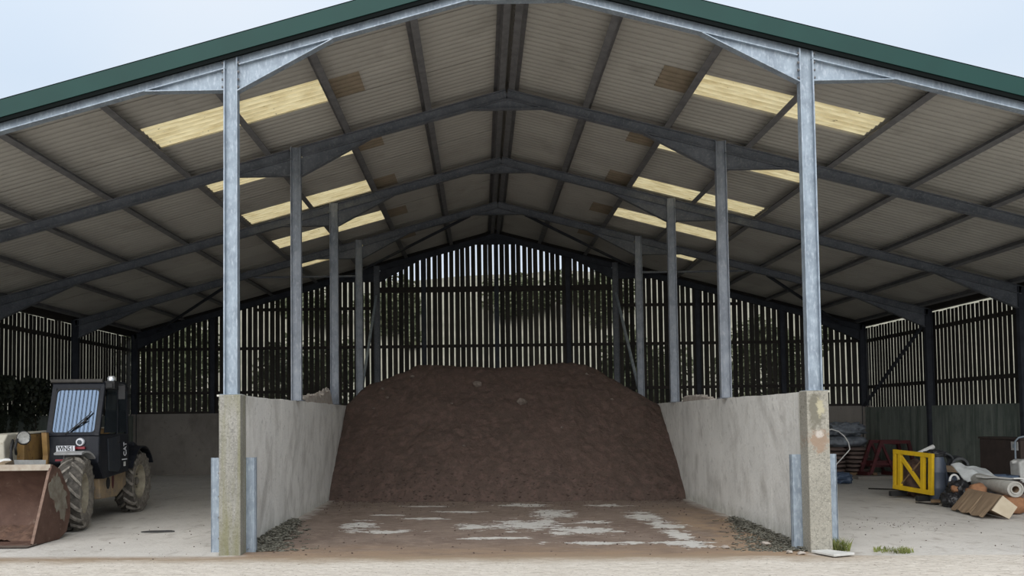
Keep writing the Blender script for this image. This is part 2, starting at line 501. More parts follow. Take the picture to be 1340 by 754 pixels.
# ------------------------------------------------------------------ mesh helpers
class MB:
    def __init__(s):
        s.v, s.f = [], []

    def add(s, vs, fs, mat=None):
        o = len(s.v)
        for v in vs:
            v = Vector(v)
            s.v.append(mat @ v if mat else v)
        s.f += [[i + o for i in q] for q in fs]
        return s

    def box(s, x0, x1, y0, y1, z0, z1, mat=None):
        vs = [(x, y, z) for z in (z0, z1) for y in (y0, y1) for x in (x0, x1)]
        return s.add(vs, [(0, 2, 3, 1), (4, 5, 7, 6), (0, 1, 5, 4), (2, 6, 7, 3), (0, 4, 6, 2), (1, 3, 7, 5)], mat)

    def prism(s, pts, h0, h1, axis='y', mat=None):
        """polygon in the plane normal to axis, extruded h0..h1"""
        def mk(a, b, h):
            return {'y': (a, h, b), 'x': (h, a, b), 'z': (a, b, h)}[axis]
        k = len(pts)
        vs = [mk(a, b, h0) for a, b in pts] + [mk(a, b, h1) for a, b in pts]
        fs = [list(range(k))[::-1], list(range(k, 2 * k))] + [(i, (i + 1) % k, k + (i + 1) % k, k + i) for i in range(k)]
        return s.add(vs, fs, mat)

    def bar(s, p, q, w, h, upv=(0, 0, 1)):
        """rectangular bar from p to q: w across, h along upv"""
        p, q = Vector(p), Vector(q)
        d = (q - p)
        L = d.length
        d.normalize()
        u = Vector(upv)
        u = (u - d * u.dot(d)).normalized()
        r = d.cross(u)
        m = Matrix((r, d, u)).transposed().to_4x4()
        m.translation = p
        return s.box(-w / 2, w / 2, 0, L, -h / 2, h / 2, m)

    def tube(s, pts, r, seg=8, closed=False):
        pts = [Vector(p) for p in pts]
        rs = r if isinstance(r, (list, tuple)) else [r] * len(pts)
        k = len(pts)
        base = len(s.v)
        prev = None
        for i, p in enumerate(pts):
            a = pts[(i - 1) % k] if (closed or i) else p
            b = pts[(i + 1) % k] if (closed or i < k - 1) else p
            t = (b - a).normalized()
            if prev is None:
                u = Vector((0, 0, 1)) if abs(t.z) < .9 else Vector((1, 0, 0))
            else:
                u = prev
            u = (u - t * u.dot(t)).normalized()
            prev = u
            w = t.cross(u)
            for j in range(seg):
                th = 2 * pi * j / seg
                s.v.append(p + (u * cos(th) + w * sin(th)) * rs[i])
        for i in range(k if closed else k - 1):
            for j in range(seg):
                a = base + i * seg + j
                b = base + i * seg + (j + 1) % seg
                c = base + ((i + 1) % k) * seg
                s.f.append([a, b, c + (j + 1) % seg, c + j])
        if not closed:
            s.f.append([base + j for j in range(seg)][::-1])
            s.f.append([base + (k - 1) * seg + j for j in range(seg)])
        return s

    def lathe(s, prof, seg=24, mat=None, cap=True):
        """prof: (r, h) list, revolved about local x; h along x"""
        k = len(prof)
        vs = [(h, r * cos(2 * pi * j / seg), r * sin(2 * pi * j / seg)) for (r, h) in prof for j in range(seg)]
        fs = []
        for i in range(k - 1):
            for j in range(seg):
                fs.append((i * seg + j, i * seg + (j + 1) % seg, (i + 1) * seg + (j + 1) % seg, (i + 1) * seg + j))
        if cap:
            fs.append([j for j in range(seg)][::-1])
            fs.append([(k - 1) * seg + j for j in range(seg)])
        return s.add(vs, fs, mat)

    def build(s, name, mat, parent=None, smooth=False, world=True, bevel=0, merge=False):
        me = bpy.data.meshes.new(name)
        inv = None
        if parent is not None and world:
            inv = wmat(parent).inverted()
        me.from_pydata([(inv @ v if inv else v)[:] for v in s.v], [], s.f)
        bm = bmesh.new()
        bm.from_mesh(me)
        if merge:
            bmesh.ops.remove_doubles(bm, verts=bm.verts, dist=1e-5)
        bmesh.ops.recalc_face_normals(bm, faces=bm.faces)
        bm.to_mesh(me)
        bm.free()
        me.materials.append(mat)
        if smooth:
            me.polygons.foreach_set('use_smooth', [True] * len(me.polygons))
            if smooth != 'all':
                me.set_sharp_from_angle(angle=radians(40))
        o = bpy.data.objects.new(name, me)
        COL.objects.link(o)
        if parent is not None:
            o.parent = parent
        if bevel:
            b = o.modifiers.new('bevel', 'BEVEL')
            b.width = bevel
            b.segments = 2
            b.limit_method = 'ANGLE'
        return o


def wmat(o):
    m = Matrix.LocRotScale(o.location, o.rotation_euler, o.scale)
    return (wmat(o.parent) @ m) if o.parent else m


def empty(name, loc=(0, 0, 0), rz=0):
    o = bpy.data.objects.new(name, None)
    COL.objects.link(o)
    o.location = loc
    o.rotation_euler = (0, 0, rz)
    o.empty_display_size = .2
    return o


def tag(o, label=None, cat=None, group=None, kind=None):
    for k, v in (('label', label), ('category', cat), ('group', group), ('kind', kind)):
        if v:
            o[k] = v
    return o


def copy_of(o, parent=None, loc=None, rot=None, scale=None):
    c = o.copy()
    COL.objects.link(c)
    c.parent = parent
    if loc is not None:
        c.location = loc
    if rot is not None:
        c.rotation_euler = rot
    if scale is not None:
        c.scale = scale
    return c


def fnoise(x, y, z=0, s=1.0, o=4):
    return mnoise.fractal(Vector((x * s, y * s, z * s)), 1.0, 2.0, o)


# ------------------------------------------------------------------ numbers of the barn
A, B, H, ZR, SL, LX, G = 3.737, 3.8535, 2.030, 7.325, 0.2673, 11.28, -0.0053
YB = 4 * B
ANG = atan(SL)


def gz(x):
    return G * x


def zbot(x):
    return ZR - SL * abs(x)


# ------------------------------------------------------------------ ground
def grid(x0, x1, y0, y1, nx, ny, zf):
    m = MB()
    for j in range(ny + 1):
        for i in range(nx + 1):
            x, y = x0 + (x1 - x0) * i / nx, y0 + (y1 - y0) * j / ny
            m.v.append(Vector((x, y, zf(x, y))))
    for j in range(ny):
        for i in range(nx):
            a = j * (nx + 1) + i
            m.f.append([a, a + 1, a + nx + 2, a + nx + 1])
    return m


fl = grid(-11.6, 11.6, -.36, 15.75, 160, 110, lambda x, y: gz(x) + .006 * fnoise(x, y, 0, 1.3) + (.012 * max(0, fnoise(x, y, 3, 4)) * min(1, max(0, y + .36) * 3) if abs(x) < 3.7 else 0)).build('floor', floor_m, smooth='all')
tag(fl, kind='structure')
yd = grid(-46.4, 46.4, -40, -.36, 640, 90, lambda x, y: gz(x) + .006 * fnoise(x, y, 0, 1.3) * (1 if abs(x) < 11.6 else 0) + .012 * fnoise(x, y, 5, 2) * min(1, max(0, -y - .36) * 3)).build('ground', yard_m, smooth='all')
tag(yd, kind='structure')
fg = grid(-70, 70, 15.75, 90, 60, 60, lambda x, y: gz(x) + .25 * fnoise(x, y, 0, .1) - .05 + 11.0 * (lambda t: t * t * (3 - 2 * t))(min(1, max(0, (y - 21) / 24))) * (1 + .12 * fnoise(x, y, 3, .06)))
fg.v += []
for sgn in (-1, 1):
    a = grid(sgn * 11.6 if sgn > 0 else -70, 70 if sgn > 0 else -11.6, -.36, 15.75, 60, 10, lambda x, y: gz(x) - .04 + 5.5 * (lambda t: t * t * (3 - 2 * t))(min(1, max(0, (abs(x) - 14) / 14))))
    fg.add(a.v, a.f)
tag(fg.build('ground_field', grass_m, smooth='all'), kind='structure')


# ------------------------------------------------------------------ portal frames
def ibeam(mb, p, q, depth, width, tf=.013, tw=.009, ydir=(0, 1, 0)):
    """I section from p to q, web in the plane normal to ydir; centreline at mid depth"""
    p, q = Vector(p), Vector(q)
    d = (q - p).normalized()
    y = Vector(ydir)
    u = y.cross(d).normalized()
    for s_ in (-1, 1):
        o = u * s_ * (depth / 2 - tf / 2)
        mb.bar(p + o, q + o, width, tf, u)
    mb.bar(p, q, tw, depth - 2 * tf, u)
    return mb


RD = .178                       # rafter depth
RV = RD / cos(ANG)


def frame(k):
    y = k * B
    mat = galv if k == 0 else (shaded_steel if k == 4 else galv_shaded)  # frame colour darkens with depth, standing in for shade
    nth = ['front', 'second', 'third', 'fourth', 'rearmost'][k]
    lab = ['bright galvanised steel portal frame at the open front under the green bargeboard',
           'galvanised portal frame second from the front, one bay behind the green bargeboard',
           'galvanised portal frame in the middle of the five, third from the open front',
           'shade-toned steel portal frame fourth from the front, over the crest of the soil heap',
           'steel portal frame in the deepest shade tone, rearmost, standing against the slatted back gable'][k]
    root = empty('portal_frame', (0, y, 0))
    tag(root, lab, 'steel frame')
    hw = .09
    for sg in (-1, 1):
        # rafters: apex to post, post to eave
        for xa, xb in ((0.0, A - hw), (A + hw, LX + .09)):
            p = Vector((sg * xa, y, zbot(xa) + RV / 2))
            q = Vector((sg * xb, y, zbot(xb) + RV / 2))
            ibeam(MB(), p, q, RD, .115).build('rafter', mat, root)
        # inner post on the bay wall
        xw = sg * A
        pb = H + gz(xw) - .005
        mb = MB()
        ibeam(mb, (xw, y, pb), (xw, y, zbot(A) + RV + .02), .18, .115, tf=.016)
        post = mb.build('post', galv if k == 0 else (galv_shaded if k == 4 else galv_half_shaded), root)
        MB().box(xw - .13, xw + .13, y - .09, y + .09, pb, pb + .014).build('base_plate', mat, post)
        if k == 0:
            bme = None
            for zz in (.04, .14, .24, .36, .46):
                for ss in (-1, 1):
                    if bme is None:
                        b_ = MB().lathe([(.016, -.012), (.016, .012)], 6).build('bolt', purl_m, post, world=False)
                        bme = b_
                    else:
                        b_ = copy_of(bme, post)
                    b_.location = Vector((xw + ss * (hw + .012), y - .042, zbot(A) - .30 + zz)) - root.location
        # haunches either side of the post
        zlow = zbot(A) - .31
        inn = [(sg * (A - hw), zlow), (sg * (A - hw), zbot(A - hw)), (sg * 2.40, zbot(2.40))]
        oz = zbot(4.86)
        outp = [(sg * (A + hw), oz), (sg * (A + hw), zbot(A + hw)), (sg * 4.86, oz)]
        for pts in (inn, outp):
            mb = MB()
            mb.prism(pts, y - .006, y + .006)
            h_ = mb.build('haunch_plate', mat, root)
            a, b = pts[0], pts[2]
            MB().bar((a[0], y, a[1]), (b[0], y, b[1]), .115, .013).build('haunch_flange', mat, h_)
        # eave column and its haunch
        xc = sg * (LX + .09)
        ibeam(MB(), (xc, y, gz(xc)), (xc, y, zbot(LX) + RV - .03), .18, .115).build('eave_column', galv if k == 0 else shaded_steel, root)
        ez = zbot(LX) - .32
        pts = [(sg * LX, ez), (sg * LX, zbot(LX)), (sg * (LX - 1.75), zbot(LX - 1.75))]
        h_ = MB().prism(pts, y - .006, y + .006).build('haunch_plate', mat, root)
        MB().bar((pts[0][0], y, pts[0][1]), (pts[2][0], y, pts[2][1]), .115, .013).build('haunch_flange', mat, h_)
    zp = ZR - .165
    w_ = .165 / SL
    ap = MB().prism([(-w_, zp), (w_, zp), (0, ZR)], y - .006, y + .006).build('apex_plate', mat, root)
    MB().box(-w_, w_, y - .057, y + .057, zp - .006, zp + .006).build('apex_flange', mat, ap)
    if k == 3:
        for sg in (-1, 1):
            MB().tube([(sg * (A + .1), y, 5.55), (sg * 6.55, y, 5.55)], .03).build('tie_tube', mat, root)
    return root


frames = [frame(k) for k in range(5)]
# bracing between the last two frames belongs to the rearmost frame
for sg in (-1, 1):
    MB().bar((sg * .75, 3 * B + .15, zbot(.75) + .05), (sg * 4.7, YB - .12, zbot(4.7) + .05), .06, .06).build('roof_brace', shaded_steel, frames[4])
    MB().bar((sg * 7.2, 3 * B + .15, zbot(7.2) + .05), (sg * 10.6, YB - .12, zbot(10.6) + .05), .06, .06).build('roof_brace', shaded_steel, frames[4])
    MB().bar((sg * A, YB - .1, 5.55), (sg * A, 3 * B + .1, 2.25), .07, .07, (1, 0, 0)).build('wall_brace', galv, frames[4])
MB().bar((11.30, YB - .15, 1.95), (11.30, 3 * B + .12, 4.05), .06, .07, (1, 0, 0)).build('wall_brace', shaded_steel, frames[4])

# ------------------------------------------------------------------ roof: corrugated sheets, rooflights, purlins
ceil = empty('ceiling')
tag(ceil, kind='structure')
OFF = RV + .145                 # underside of the sheets above rafter bottom


def corr_mesh(name, width, length, amp=.027, mat=None):
    """corrugated sheet, corrugations running along local x (down the slope), y = width"""
    ys = []
    k = 0
    while True:
        done = False
        for t in (0, .05, .16, .33, .5, .67, .84, .95):
            yy = (k + t) * .15
            if yy >= width - 1e-4:
                done = True
                break
            ys.append(yy)
        if done:
            break
        k += 1
    ys.append(width)
    nn = len(ys) - 1
    mb = MB()
    th = .007
    for lay in (0, 1):
        for yy in ys:
            t = (yy / .15) % 1.0
            z = 2 * amp * (1 - sqrt(max(0, 1 - (2 * t - 1) ** 2))) + lay * th      # rounded underside crests, narrow grooves between
            mb.v += [Vector((0, yy, z)), Vector((length, yy, z))]
    n1 = (nn + 1) * 2
    for i in range(nn):
        a = 2 * i
        mb.f.append([a, a + 2, a + 3, a + 1])
        mb.f.append([n1 + a, n1 + a + 1, n1 + a + 3, n1 + a + 2])
        mb.f.append([a, n1 + a, n1 + a + 2, a + 2])
        mb.f.append([a + 1, a + 3, n1 + a + 3, n1 + a + 1])
    mb.f.append([0, 1, n1 + 1, n1])
    b = 2 * nn
    mb.f.append([b, n1 + b, n1 + b + 1, b + 1])
    me = bpy.data.meshes.new(name)
    me.from_pydata([v[:] for v in mb.v], [], mb.f)
    bm = bmesh.new()
    bm.from_mesh(me)
    bmesh.ops.recalc_face_normals(bm, faces=bm.faces)
    bm.to_mesh(me)
    bm.free()
    me.materials.append(mat)
    me.polygons.foreach_set('use_smooth', [True] * len(me.polygons))
    me.set_sharp_from_angle(angle=radians(80))
    return me


PX = [0.13, 1.42, 2.84, 4.25, 5.66, 7.06, 8.46, 9.86, 11.22]
rows = [(0.02, 2.92), (2.84, 5.74), (5.66, 8.54), (8.46, 11.62)]
Y0S = -.98
meshes = {}
for sg in (-1, 1):
    for r, (xa, xb) in enumerate(rows):
        for c in range(0, 19):
            ya = Y0S + .9 * c
            yb = ya + .95
            if c == 0:
                continue
            if c == 1:
                ya = Y0S + .75
                ya = -.23 + .15
                yb = Y0S + 1.85
            if ya > 15.5:
                continue
            light = (r == 1 and c in (3, 6, 9, 12, 15))
            key = (round((xb - xa), 2), round(yb - ya, 2), light)
            if key not in meshes:
                meshes[key] = corr_mesh('rooflight' if light else 'roof_sheet', yb - ya, (xb - xa) / cos(ANG), mat=rooflight_m if light else sheet_m)
            o = bpy.data.objects.new('rooflight' if light else 'roof_sheet', meshes[key])
            COL.objects.link(o)
            o.parent = ceil
            zz = ZR + OFF - SL * xa + (.010 if r % 2 == 0 else 0) + (.008 if c % 2 else 0) + (.018 if light else 0)
            o.location = (sg * xa, ya if sg > 0 else yb, zz)
            o.rotation_euler = (0, ANG, 0 if sg > 0 else pi)
            if light:
                tag(o, 'yellowed translucent corrugated rooflight sheet')
            if r == 0 and c in (3, 6, 9, 12, 15):
                kk = ('lap', 1)
                if kk not in meshes:
                    meshes[kk] = corr_mesh('lap_strip', .75, .5 / cos(ANG), mat=lap_m)
                p_ = bpy.data.objects.new('lap_strip', meshes[kk])
                COL.objects.link(p_)
                p_.parent = ceil
                p_.location = (sg * 2.33, ya + .15 if sg > 0 else ya + .90, ZR + OFF - SL * 2.33 - .006)
                p_.rotation_euler = (0, ANG, 0 if sg > 0 else pi)
                tag(p_, 'brown lap where a rooflight runs under the sheet above')


def zpurlin(sg, x):
    """Z purlin along y: web square to the slope, flanges up-slope at the foot, down-slope at the head"""
    mb = MB()
    zc = zbot(x) + RV
    m = Matrix.Translation((sg * x, 0, zc)) @ Matrix.Rotation(sg * ANG, 4, 'Y')
    h = .143
    mb.box(-.005, .005, -.07, 15.58, 0, h, m)
    mb.box(-.10 if sg > 0 else .005, -.005 if sg > 0 else .10, -.07, 15.58, 0, .010, m)
    mb.box(.005 if sg > 0 else -.06, .06 if sg > 0 else -.005, -.07, 15.58, h - .010, h, m)
    return mb.build('purlin', purl_m, ceil)


for sg in (-1, 1):
    for x in PX:
        zpurlin(sg, x)
# ridge cap outside
mb = MB()
for sg in (-1, 1):
    m = Matrix.Translation((0, 0, ZR + OFF + .062)) @ Matrix.Rotation(sg * ANG, 4, 'Y')
    mb.box(0 if sg > 0 else -.3, .3 if sg > 0 else 0, -.1, 15.6, 0, .012, m)
mb.build('ridge_cap', sheet_m, ceil)
for sg in (-1, 1):
    MB().bar((0, YB + .235, ZR + RV + .02), (sg * 11.6, YB + .235, zbot(11.6) + RV + .02), .03, .26).build('gable_board', rail_m, ceil)
MB().box(-.3, .3, YB + .20, YB + .25, ZR + .0, ZR + OFF + .12).build('gable_board', rail_m, ceil)

# bargeboards: green folded flashing along both verges
for i, sg in enumerate((-1, 1)):
    mb = MB()
    x1 = 11.75
    for (y0, y1, za, zb) in ((-.112, -.100, .160, .400), (-.112, .10, .388, .400)):
        vs = []
        for x in (0, x1):
            for yy in (y0, y1):
                for z in (za, zb):
                    vs.append((sg * x, yy, ZR - SL * x + z))
        mb.add(vs, [(0, 1, 3, 2), (4, 6, 7, 5), (0, 4, 5, 1), (2, 3, 7, 6), (0, 2, 6, 4), (1, 5, 7, 3)])
    t_ = mb.build('trim_%d' % (i + 1), green)
    tag(t_, kind='structure')
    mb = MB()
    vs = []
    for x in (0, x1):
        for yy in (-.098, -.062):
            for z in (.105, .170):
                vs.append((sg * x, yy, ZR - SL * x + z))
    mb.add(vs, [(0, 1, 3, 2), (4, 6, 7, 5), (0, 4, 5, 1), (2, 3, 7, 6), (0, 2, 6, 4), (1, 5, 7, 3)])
    mb.build('shade_strip', M('painted_shade_black', (.008, .010, .010), rough=.95, spec=.02), t_)  # black strip added to paint the line of shade below the flashing

# ------------------------------------------------------------------ bay walls (thing each)
def bay_wall(sg):
    xi = sg * 3.735                       # inner face
    xo = sg * 3.90
    gx = gz(sg * A)
    root = empty('bay_wall', (sg * 3.8, 0, gx))
    tag(root, ['left', '', 'right'][sg + 1] and ('pale concrete bay wall left of the soil heap, mossy at its front column' if sg < 0 else
        'pale concrete bay wall right of the soil heap, rust and white stain on its column'), 'wall', kind='thing')
    # panel with slightly ragged top
    mb = MB()
    n = 120
    y0, y1 = .10, YB - .06
    prof = []
    for i in range(n + 1):
        y = y0 + (y1 - y0) * i / n
        prof.append((y, H + gx + .012 * fnoise(y, sg * 3, 0, 1.5) - (.012 if i % 17 == 3 else 0)))
    for i, (y, z) in enumerate(prof):
        mb.v += [Vector((xi, y, gx - .01)), Vector((xi, y, z)), Vector((xo, y, z)), Vector((xo, y, gx - .01))]
    for i in range(n):
        a, b = 4 * i, 4 * i + 4
        for j in range(4):
            mb.f.append([a + j, a + (j + 1) % 4, b + (j + 1) % 4, b + j])
    mb.f += [[0, 1, 2, 3], [4 * n, 4 * n + 3, 4 * n + 2, 4 * n + 1]]
    mb.build('wall_panel', conc_bay, root)
    xc = sg * 3.715
    mb = MB()
    mb.box(xc - .138, xc + .138, -.165, .098, gx - .01, H + gx)
    mb.build('column', conc_col_l if sg < 0 else conc_col_r, root, bevel=.012)
    mb = MB()
    mb.box(min(sg * 3.9, sg * 3.60), max(sg * 3.9, sg * 3.60), -.09, .14, H + gx - .02, H + gx + .004)
    mb.build('column_cap', conc_bay, root)
    # galvanised angle cleats either side of the column
    for (xa, xb, ht) in ((3.46, 3.745, 1.22), (3.89, 4.03, 1.22)):
        a, b = sorted((sg * xa, sg * xb))
        mb = MB()
        mb.box(a, b, .10, .112, gx, gx + ht)
        e = a if (abs(a) < abs(b)) == (xa < 3.7) else b
        if xa < 3.7:
            mb.box(sg * 3.46 - .006, sg * 3.46 + .006, .10, .16, gx, gx + ht)
        else:
            mb.box(sg * 4.03 - .006, sg * 4.03 + .006, .10, .18, gx, gx + ht)
        pl = mb.build('angle_plate', galv, root)
        bx = sg * (3.595 if xa < 3.7 else 3.93)
        for zz in (.18, .45, .72, 1.02):
            MB().tube([(bx, .088, gx + zz), (bx, .115, gx + zz)], .014, 6).build('bolt', purl_m, pl)
    return root


bay_wall(-1)
bay_wall(1)

# ------------------------------------------------------------------ slatted walls
slat_me = MB().box(-.5, .5, -.5, .5, 0, 1)
slat_src = slat_me.build('slat', slat_m)
slat_mesh = slat_src.data
bpy.data.objects.remove(slat_src)


def slat(parent, x, y, z0, z1, wx, wy):
    o = bpy.data.objects.new('slat', slat_mesh)
    COL.objects.link(o)
    o.parent = parent
    o.location = (x, y, z0)
    o.scale = (wx, wy, z1 - z0)
    o.rotation_euler = (0, random.uniform(-.003, .003) if wx > wy else 0, 0)


# back wall: concrete, boards outside, rails, gable posts
wb = MB().box(-11.62, 11.62, YB - .03, YB + .14, -.08, 1.95).build('wall_back', conc_back)
tag(wb, kind='structure')
PIT = .1775
nS = int(11.5 / PIT)
for i in range(-nS, nS + 1):
    x = i * PIT + .02
    top = zbot(abs(x) + .07) + RV + .10
    slat(wb, x + random.uniform(-.006, .006), YB + .19, 1.90, top, .139 + random.uniform(-.007, .007), .02)
for (xa, xb, z, h) in ((-A + .09, A - .09, 5.77, .17), (-11.3, -A - .1, 5.20, .09), (A + .1, 11.3, 5.20, .09),
                       (-11.3, 11.3, 3.98, .09), (-11.3, 11.3, 2.60, .09), (-11.3, 11.3, 1.98, .08)):
    za = z
    if abs(z - 5.20) < .01:
        # outer part stops where the roof comes down
        lim = (ZR - 5.30) / SL
        xa, xb = max(xa, -lim), min(xb, lim)
    MB().box(xa, xb, YB + .10, YB + .175, za - h / 2, za + h / 2).build('rail', rail_m, wb)
for x in (-8.93, -6.3, -2.26, .02, 2.26, 6.3, 8.93):
    ibeam(MB(), (x, YB + .06, 1.9), (x, YB + .06, zbot(x) + RV - .01), .14, .08).build('gable_post', shaded_steel, wb)

for sg, nm in ((-1, 'wall_left'), (1, 'wall_right')):
    xi, xo = sg * 11.385, sg * 11.50
    w_ = MB().box(min(xi, xo), max(xi, xo), -.05, YB + .12, gz(xi) - .05, 1.90).build(nm, conc_side)
    tag(w_, kind='structure')
    ns = int((YB + .3) / PIT)
    for i in range(ns + 1):
        y = -.02 + i * PIT
        slat(w_, sg * 11.60, y + random.uniform(-.006, .006), 1.80, 4.385 + random.uniform(-.012, .012), .012, (.132 if sg > 0 else .141) + random.uniform(-.006, .006))
    MB().box(min(sg * 11.47, sg * 11.62), max(sg * 11.47, sg * 11.62), -.05, YB + .2, 4.43 + (.0 if sg > 0 else -.03), 4.60).build('eave_beam', rail_m, w_)
    for z in (3.97, 2.53):
        MB().box(min(sg * 11.52, sg * 11.588), max(sg * 11.52, sg * 11.588), -.05, YB + .2, z - .05, z + .05).build('rail', rail_m, w_)

# ------------------------------------------------------------------ soil heap
def interp(t, pts):
    if t <= pts[0][0]:
        return pts[0][1]
    for (a, b), (c, d) in zip(pts, pts[1:]):
        if t <= c:
            f = (t - a) / (c - a)
            return b + (d - b) * f
    return pts[-1][1]


crest = [(-3.76, 2.05), (-3.41, 2.47), (-2.73, 2.75), (-2.2, 2.98), (-1.8, 3.06), (-1.07, 3.01), (-.1, 2.94), (.87, 3.02), (1.74, 3.08),
         (2.1, 3.03), (2.41, 2.88), (2.98, 2.49), (3.75, 1.95)]


def heap_z(x, y):
    toe = 6.55 + .10 * fnoise(x, 0, 9, .9) - .12 * cos(x * .8) + .14 * max(0, abs(x) - 2.6) ** 2
    t = y - toe
    if t < 0:
        return gz(x) - .03
    face = .12 * (1 - math.exp(-t * 7)) + .80 * t
    if t > .9:
        face = .12 + .72 + .78 * (t - .9)
    face += .05 * fnoise(x, y, 2, .9)
    c = interp(x, crest) - max(0, y - 11.2) * .28
    # soft minimum of face and crest
    k = .16
    h = max(0, min(1, .5 + .5 * (c - face) / k))
    z = c * (1 - h) + face * h - k * h * (1 - h)
    z += .045 * fnoise(x, y, 1, 2.2) + .03 * fnoise(x, y, 4, 7)
    return gz(x) + z


nx, ny = 250, 300
hp = grid(-3.73, 3.73, 6.1, YB - .1, nx, ny, heap_z)
heap = hp.build('soil_heap', soil_m, smooth='all')
tag(heap, 'large dark brown heap of soil filling the bay between the concrete walls', 'soil heap')
# clods and stones lying on the face and the toe of the heap
mb = MB()
rs = random.Random(3)


def lump(mb, c, r, rr, flat=.7):
    t_ = 1.618
    vs = [(-1, t_, 0), (1, t_, 0), (-1, -t_, 0), (1, -t_, 0), (0, -1, t_), (0, 1, t_), (0, -1, -t_), (0, 1, -t_), (t_, 0, -1), (t_, 0, 1), (-t_, 0, -1), (-t_, 0, 1)]
    fs = [(0, 11, 5), (0, 5, 1), (0, 1, 7), (0, 7, 10), (0, 10, 11), (1, 5, 9), (5, 11, 4), (11, 10, 2), (10, 7, 6), (7, 1, 8),
          (3, 9, 4), (3, 4, 2), (3, 2, 6), (3, 6, 8), (3, 8, 9), (4, 9, 5), (2, 4, 11), (6, 2, 10), (8, 6, 7), (9, 8, 1)]
    a = rr.uniform(0, 6.28)
    out = []
    for v in vs:
        k = r / 1.9 * rr.uniform(.7, 1.25)
        x, y, z = v[0] * k, v[1] * k, v[2] * k * flat
        out.append((c[0] + x * cos(a) - y * sin(a), c[1] + x * sin(a) + y * cos(a), c[2] + z))
    mb.add(out, fs)


for i in range(1300):
    x = rs.uniform(-3.6, 3.6)
    y = 6.4 + abs(rs.gauss(0, 1)) * (.45 if i % 3 else 1.6)
    r = rs.choice((.010, .014, .02, .025, .035)) * (1 if y < 7.4 else .6)
    lump(mb, (x, y, max(heap_z(x, y), gz(x)) + r * .2), r, rs)
tag(mb.build('clods', soil_dark, heap), kind='stuff')
mb = MB()
for (x, y, r) in ((-2.9, 9.6, .06), (-2.75, 9.3, .045), (-2.2, 9.9, .07), (.45, 8.9, .14), (-.6, 9.5, .13), (2.1, 9.9, .05), (-1.2, 8.9, .04), (1.3, 8.2, .045), (-3.05, 9.0, .035), (-.9, 7.7, .04), (2.6, 9.2, .045)):
    lump(mb, (x, y, heap_z(x, y) + r * .2), r, rs)
st_m = M('pale_stone', (.18, .15, .13), (.12, .095, .08), scale=20, rough=.95)
tag(mb.build('stones', st_m, heap), kind='stuff')

# loose clods on the slab
mb = MB()
for i in range(900):
    if i < 420:
        x, y = rs.uniform(-3.5, 3.5), 6.5 - abs(rs.gauss(0, .9))
    elif i < 700:
        x, y = rs.uniform(-3.4, 3.4), rs.uniform(-.3, 6)
    else:
        x, y = (rs.gauss(6.0, .5), rs.gauss(2.6, .45)) if i % 2 else (rs.choice((rs.uniform(-5.9, -4.2), rs.uniform(4.2, 7.0))), rs.uniform(-.9, 3))
    r = rs.choice((.006, .008, .010, .016)) * (1 if abs(x) < 3.7 else .7)
    lump(mb, (x, y, gz(x) + r * .4), r, rs)
o = mb.build('loose_soil_crumbs', soil_dark)
tag(o, 'scattered dark crumbs of soil on the slab before the heap', 'soil crumbs', kind='stuff')

# crumbled rubble on the wall tops
def rubble(name, sg, prof, label):
    mb = MB()
    x0, x1 = sg * 3.745, sg * 3.895
    n = 70
    y0, y1 = prof[0][0], prof[-1][0]
    w = 7
    gx = H + gz(sg * A)
    for i in range(n + 1):
        y = y0 + (y1 - y0) * i / n
        h = interp(y, prof)
        for j in range(w):
            f = j / (w - 1)
            b = (1 - abs(2 * f - 1) ** 2.2) * .65 + .35
            z = gx - .02 + (h + .02) * b * (1 + .35 * fnoise(y, f * .3, sg, 6)) if 0 < j < w - 1 else gx - .03
            mb.v.append(Vector((x0 + (x1 - x0) * f, y, z)))
    for i in range(n):
        for j in range(w - 1):
            a = i * w + j
            mb.f.append([a, a + 1, a + w + 1, a + w])
    mb.f += [list(range(w)), [n * w + j for j in range(w)][::-1]]
    for i in range(40):
        y = rs.uniform(y0 + .1, y1 - .1)
        lump(mb, (sg * rs.uniform(3.76, 3.88), y, gx + interp(y, prof) * .85), rs.uniform(.02, .05), rs)
    o = mb.build(name, rubble_m)
    tag(o, label, 'rubble')
    return o


rubble('rubble_ridge', -1, [(4.2, .02), (4.8, .11), (5.3, .16), (5.8, .17), (6.4, .22), (6.9, .31), (7.3, .34), (7.45, .27), (7.58, .08), (7.6, .02)], 'ragged pale crust of rubble along the top of the left bay wall')
rubble('rubble_ridge', 1, [(5.0, .02), (5.4, .06), (5.8, .10), (6.5, .12), (6.9, .11), (7.1, .05), (7.2, .02)], 'low pale lump of rubble on the top of the right bay wall')


# ------------------------------------------------------------------ telehandler
TH = empty('telehandler', (-7.80, 2.32, gz(-7.8)), radians(4))
tag(TH, 'old black and yellow telehandler with rusty front bucket, parked in the left bay', 'telehandler')


def tb(mb, name, mat, par=TH, **k):
    return mb.build(name, mat, par, world=False, **k)


R_T, W_T = .57, .36
lug_me = None


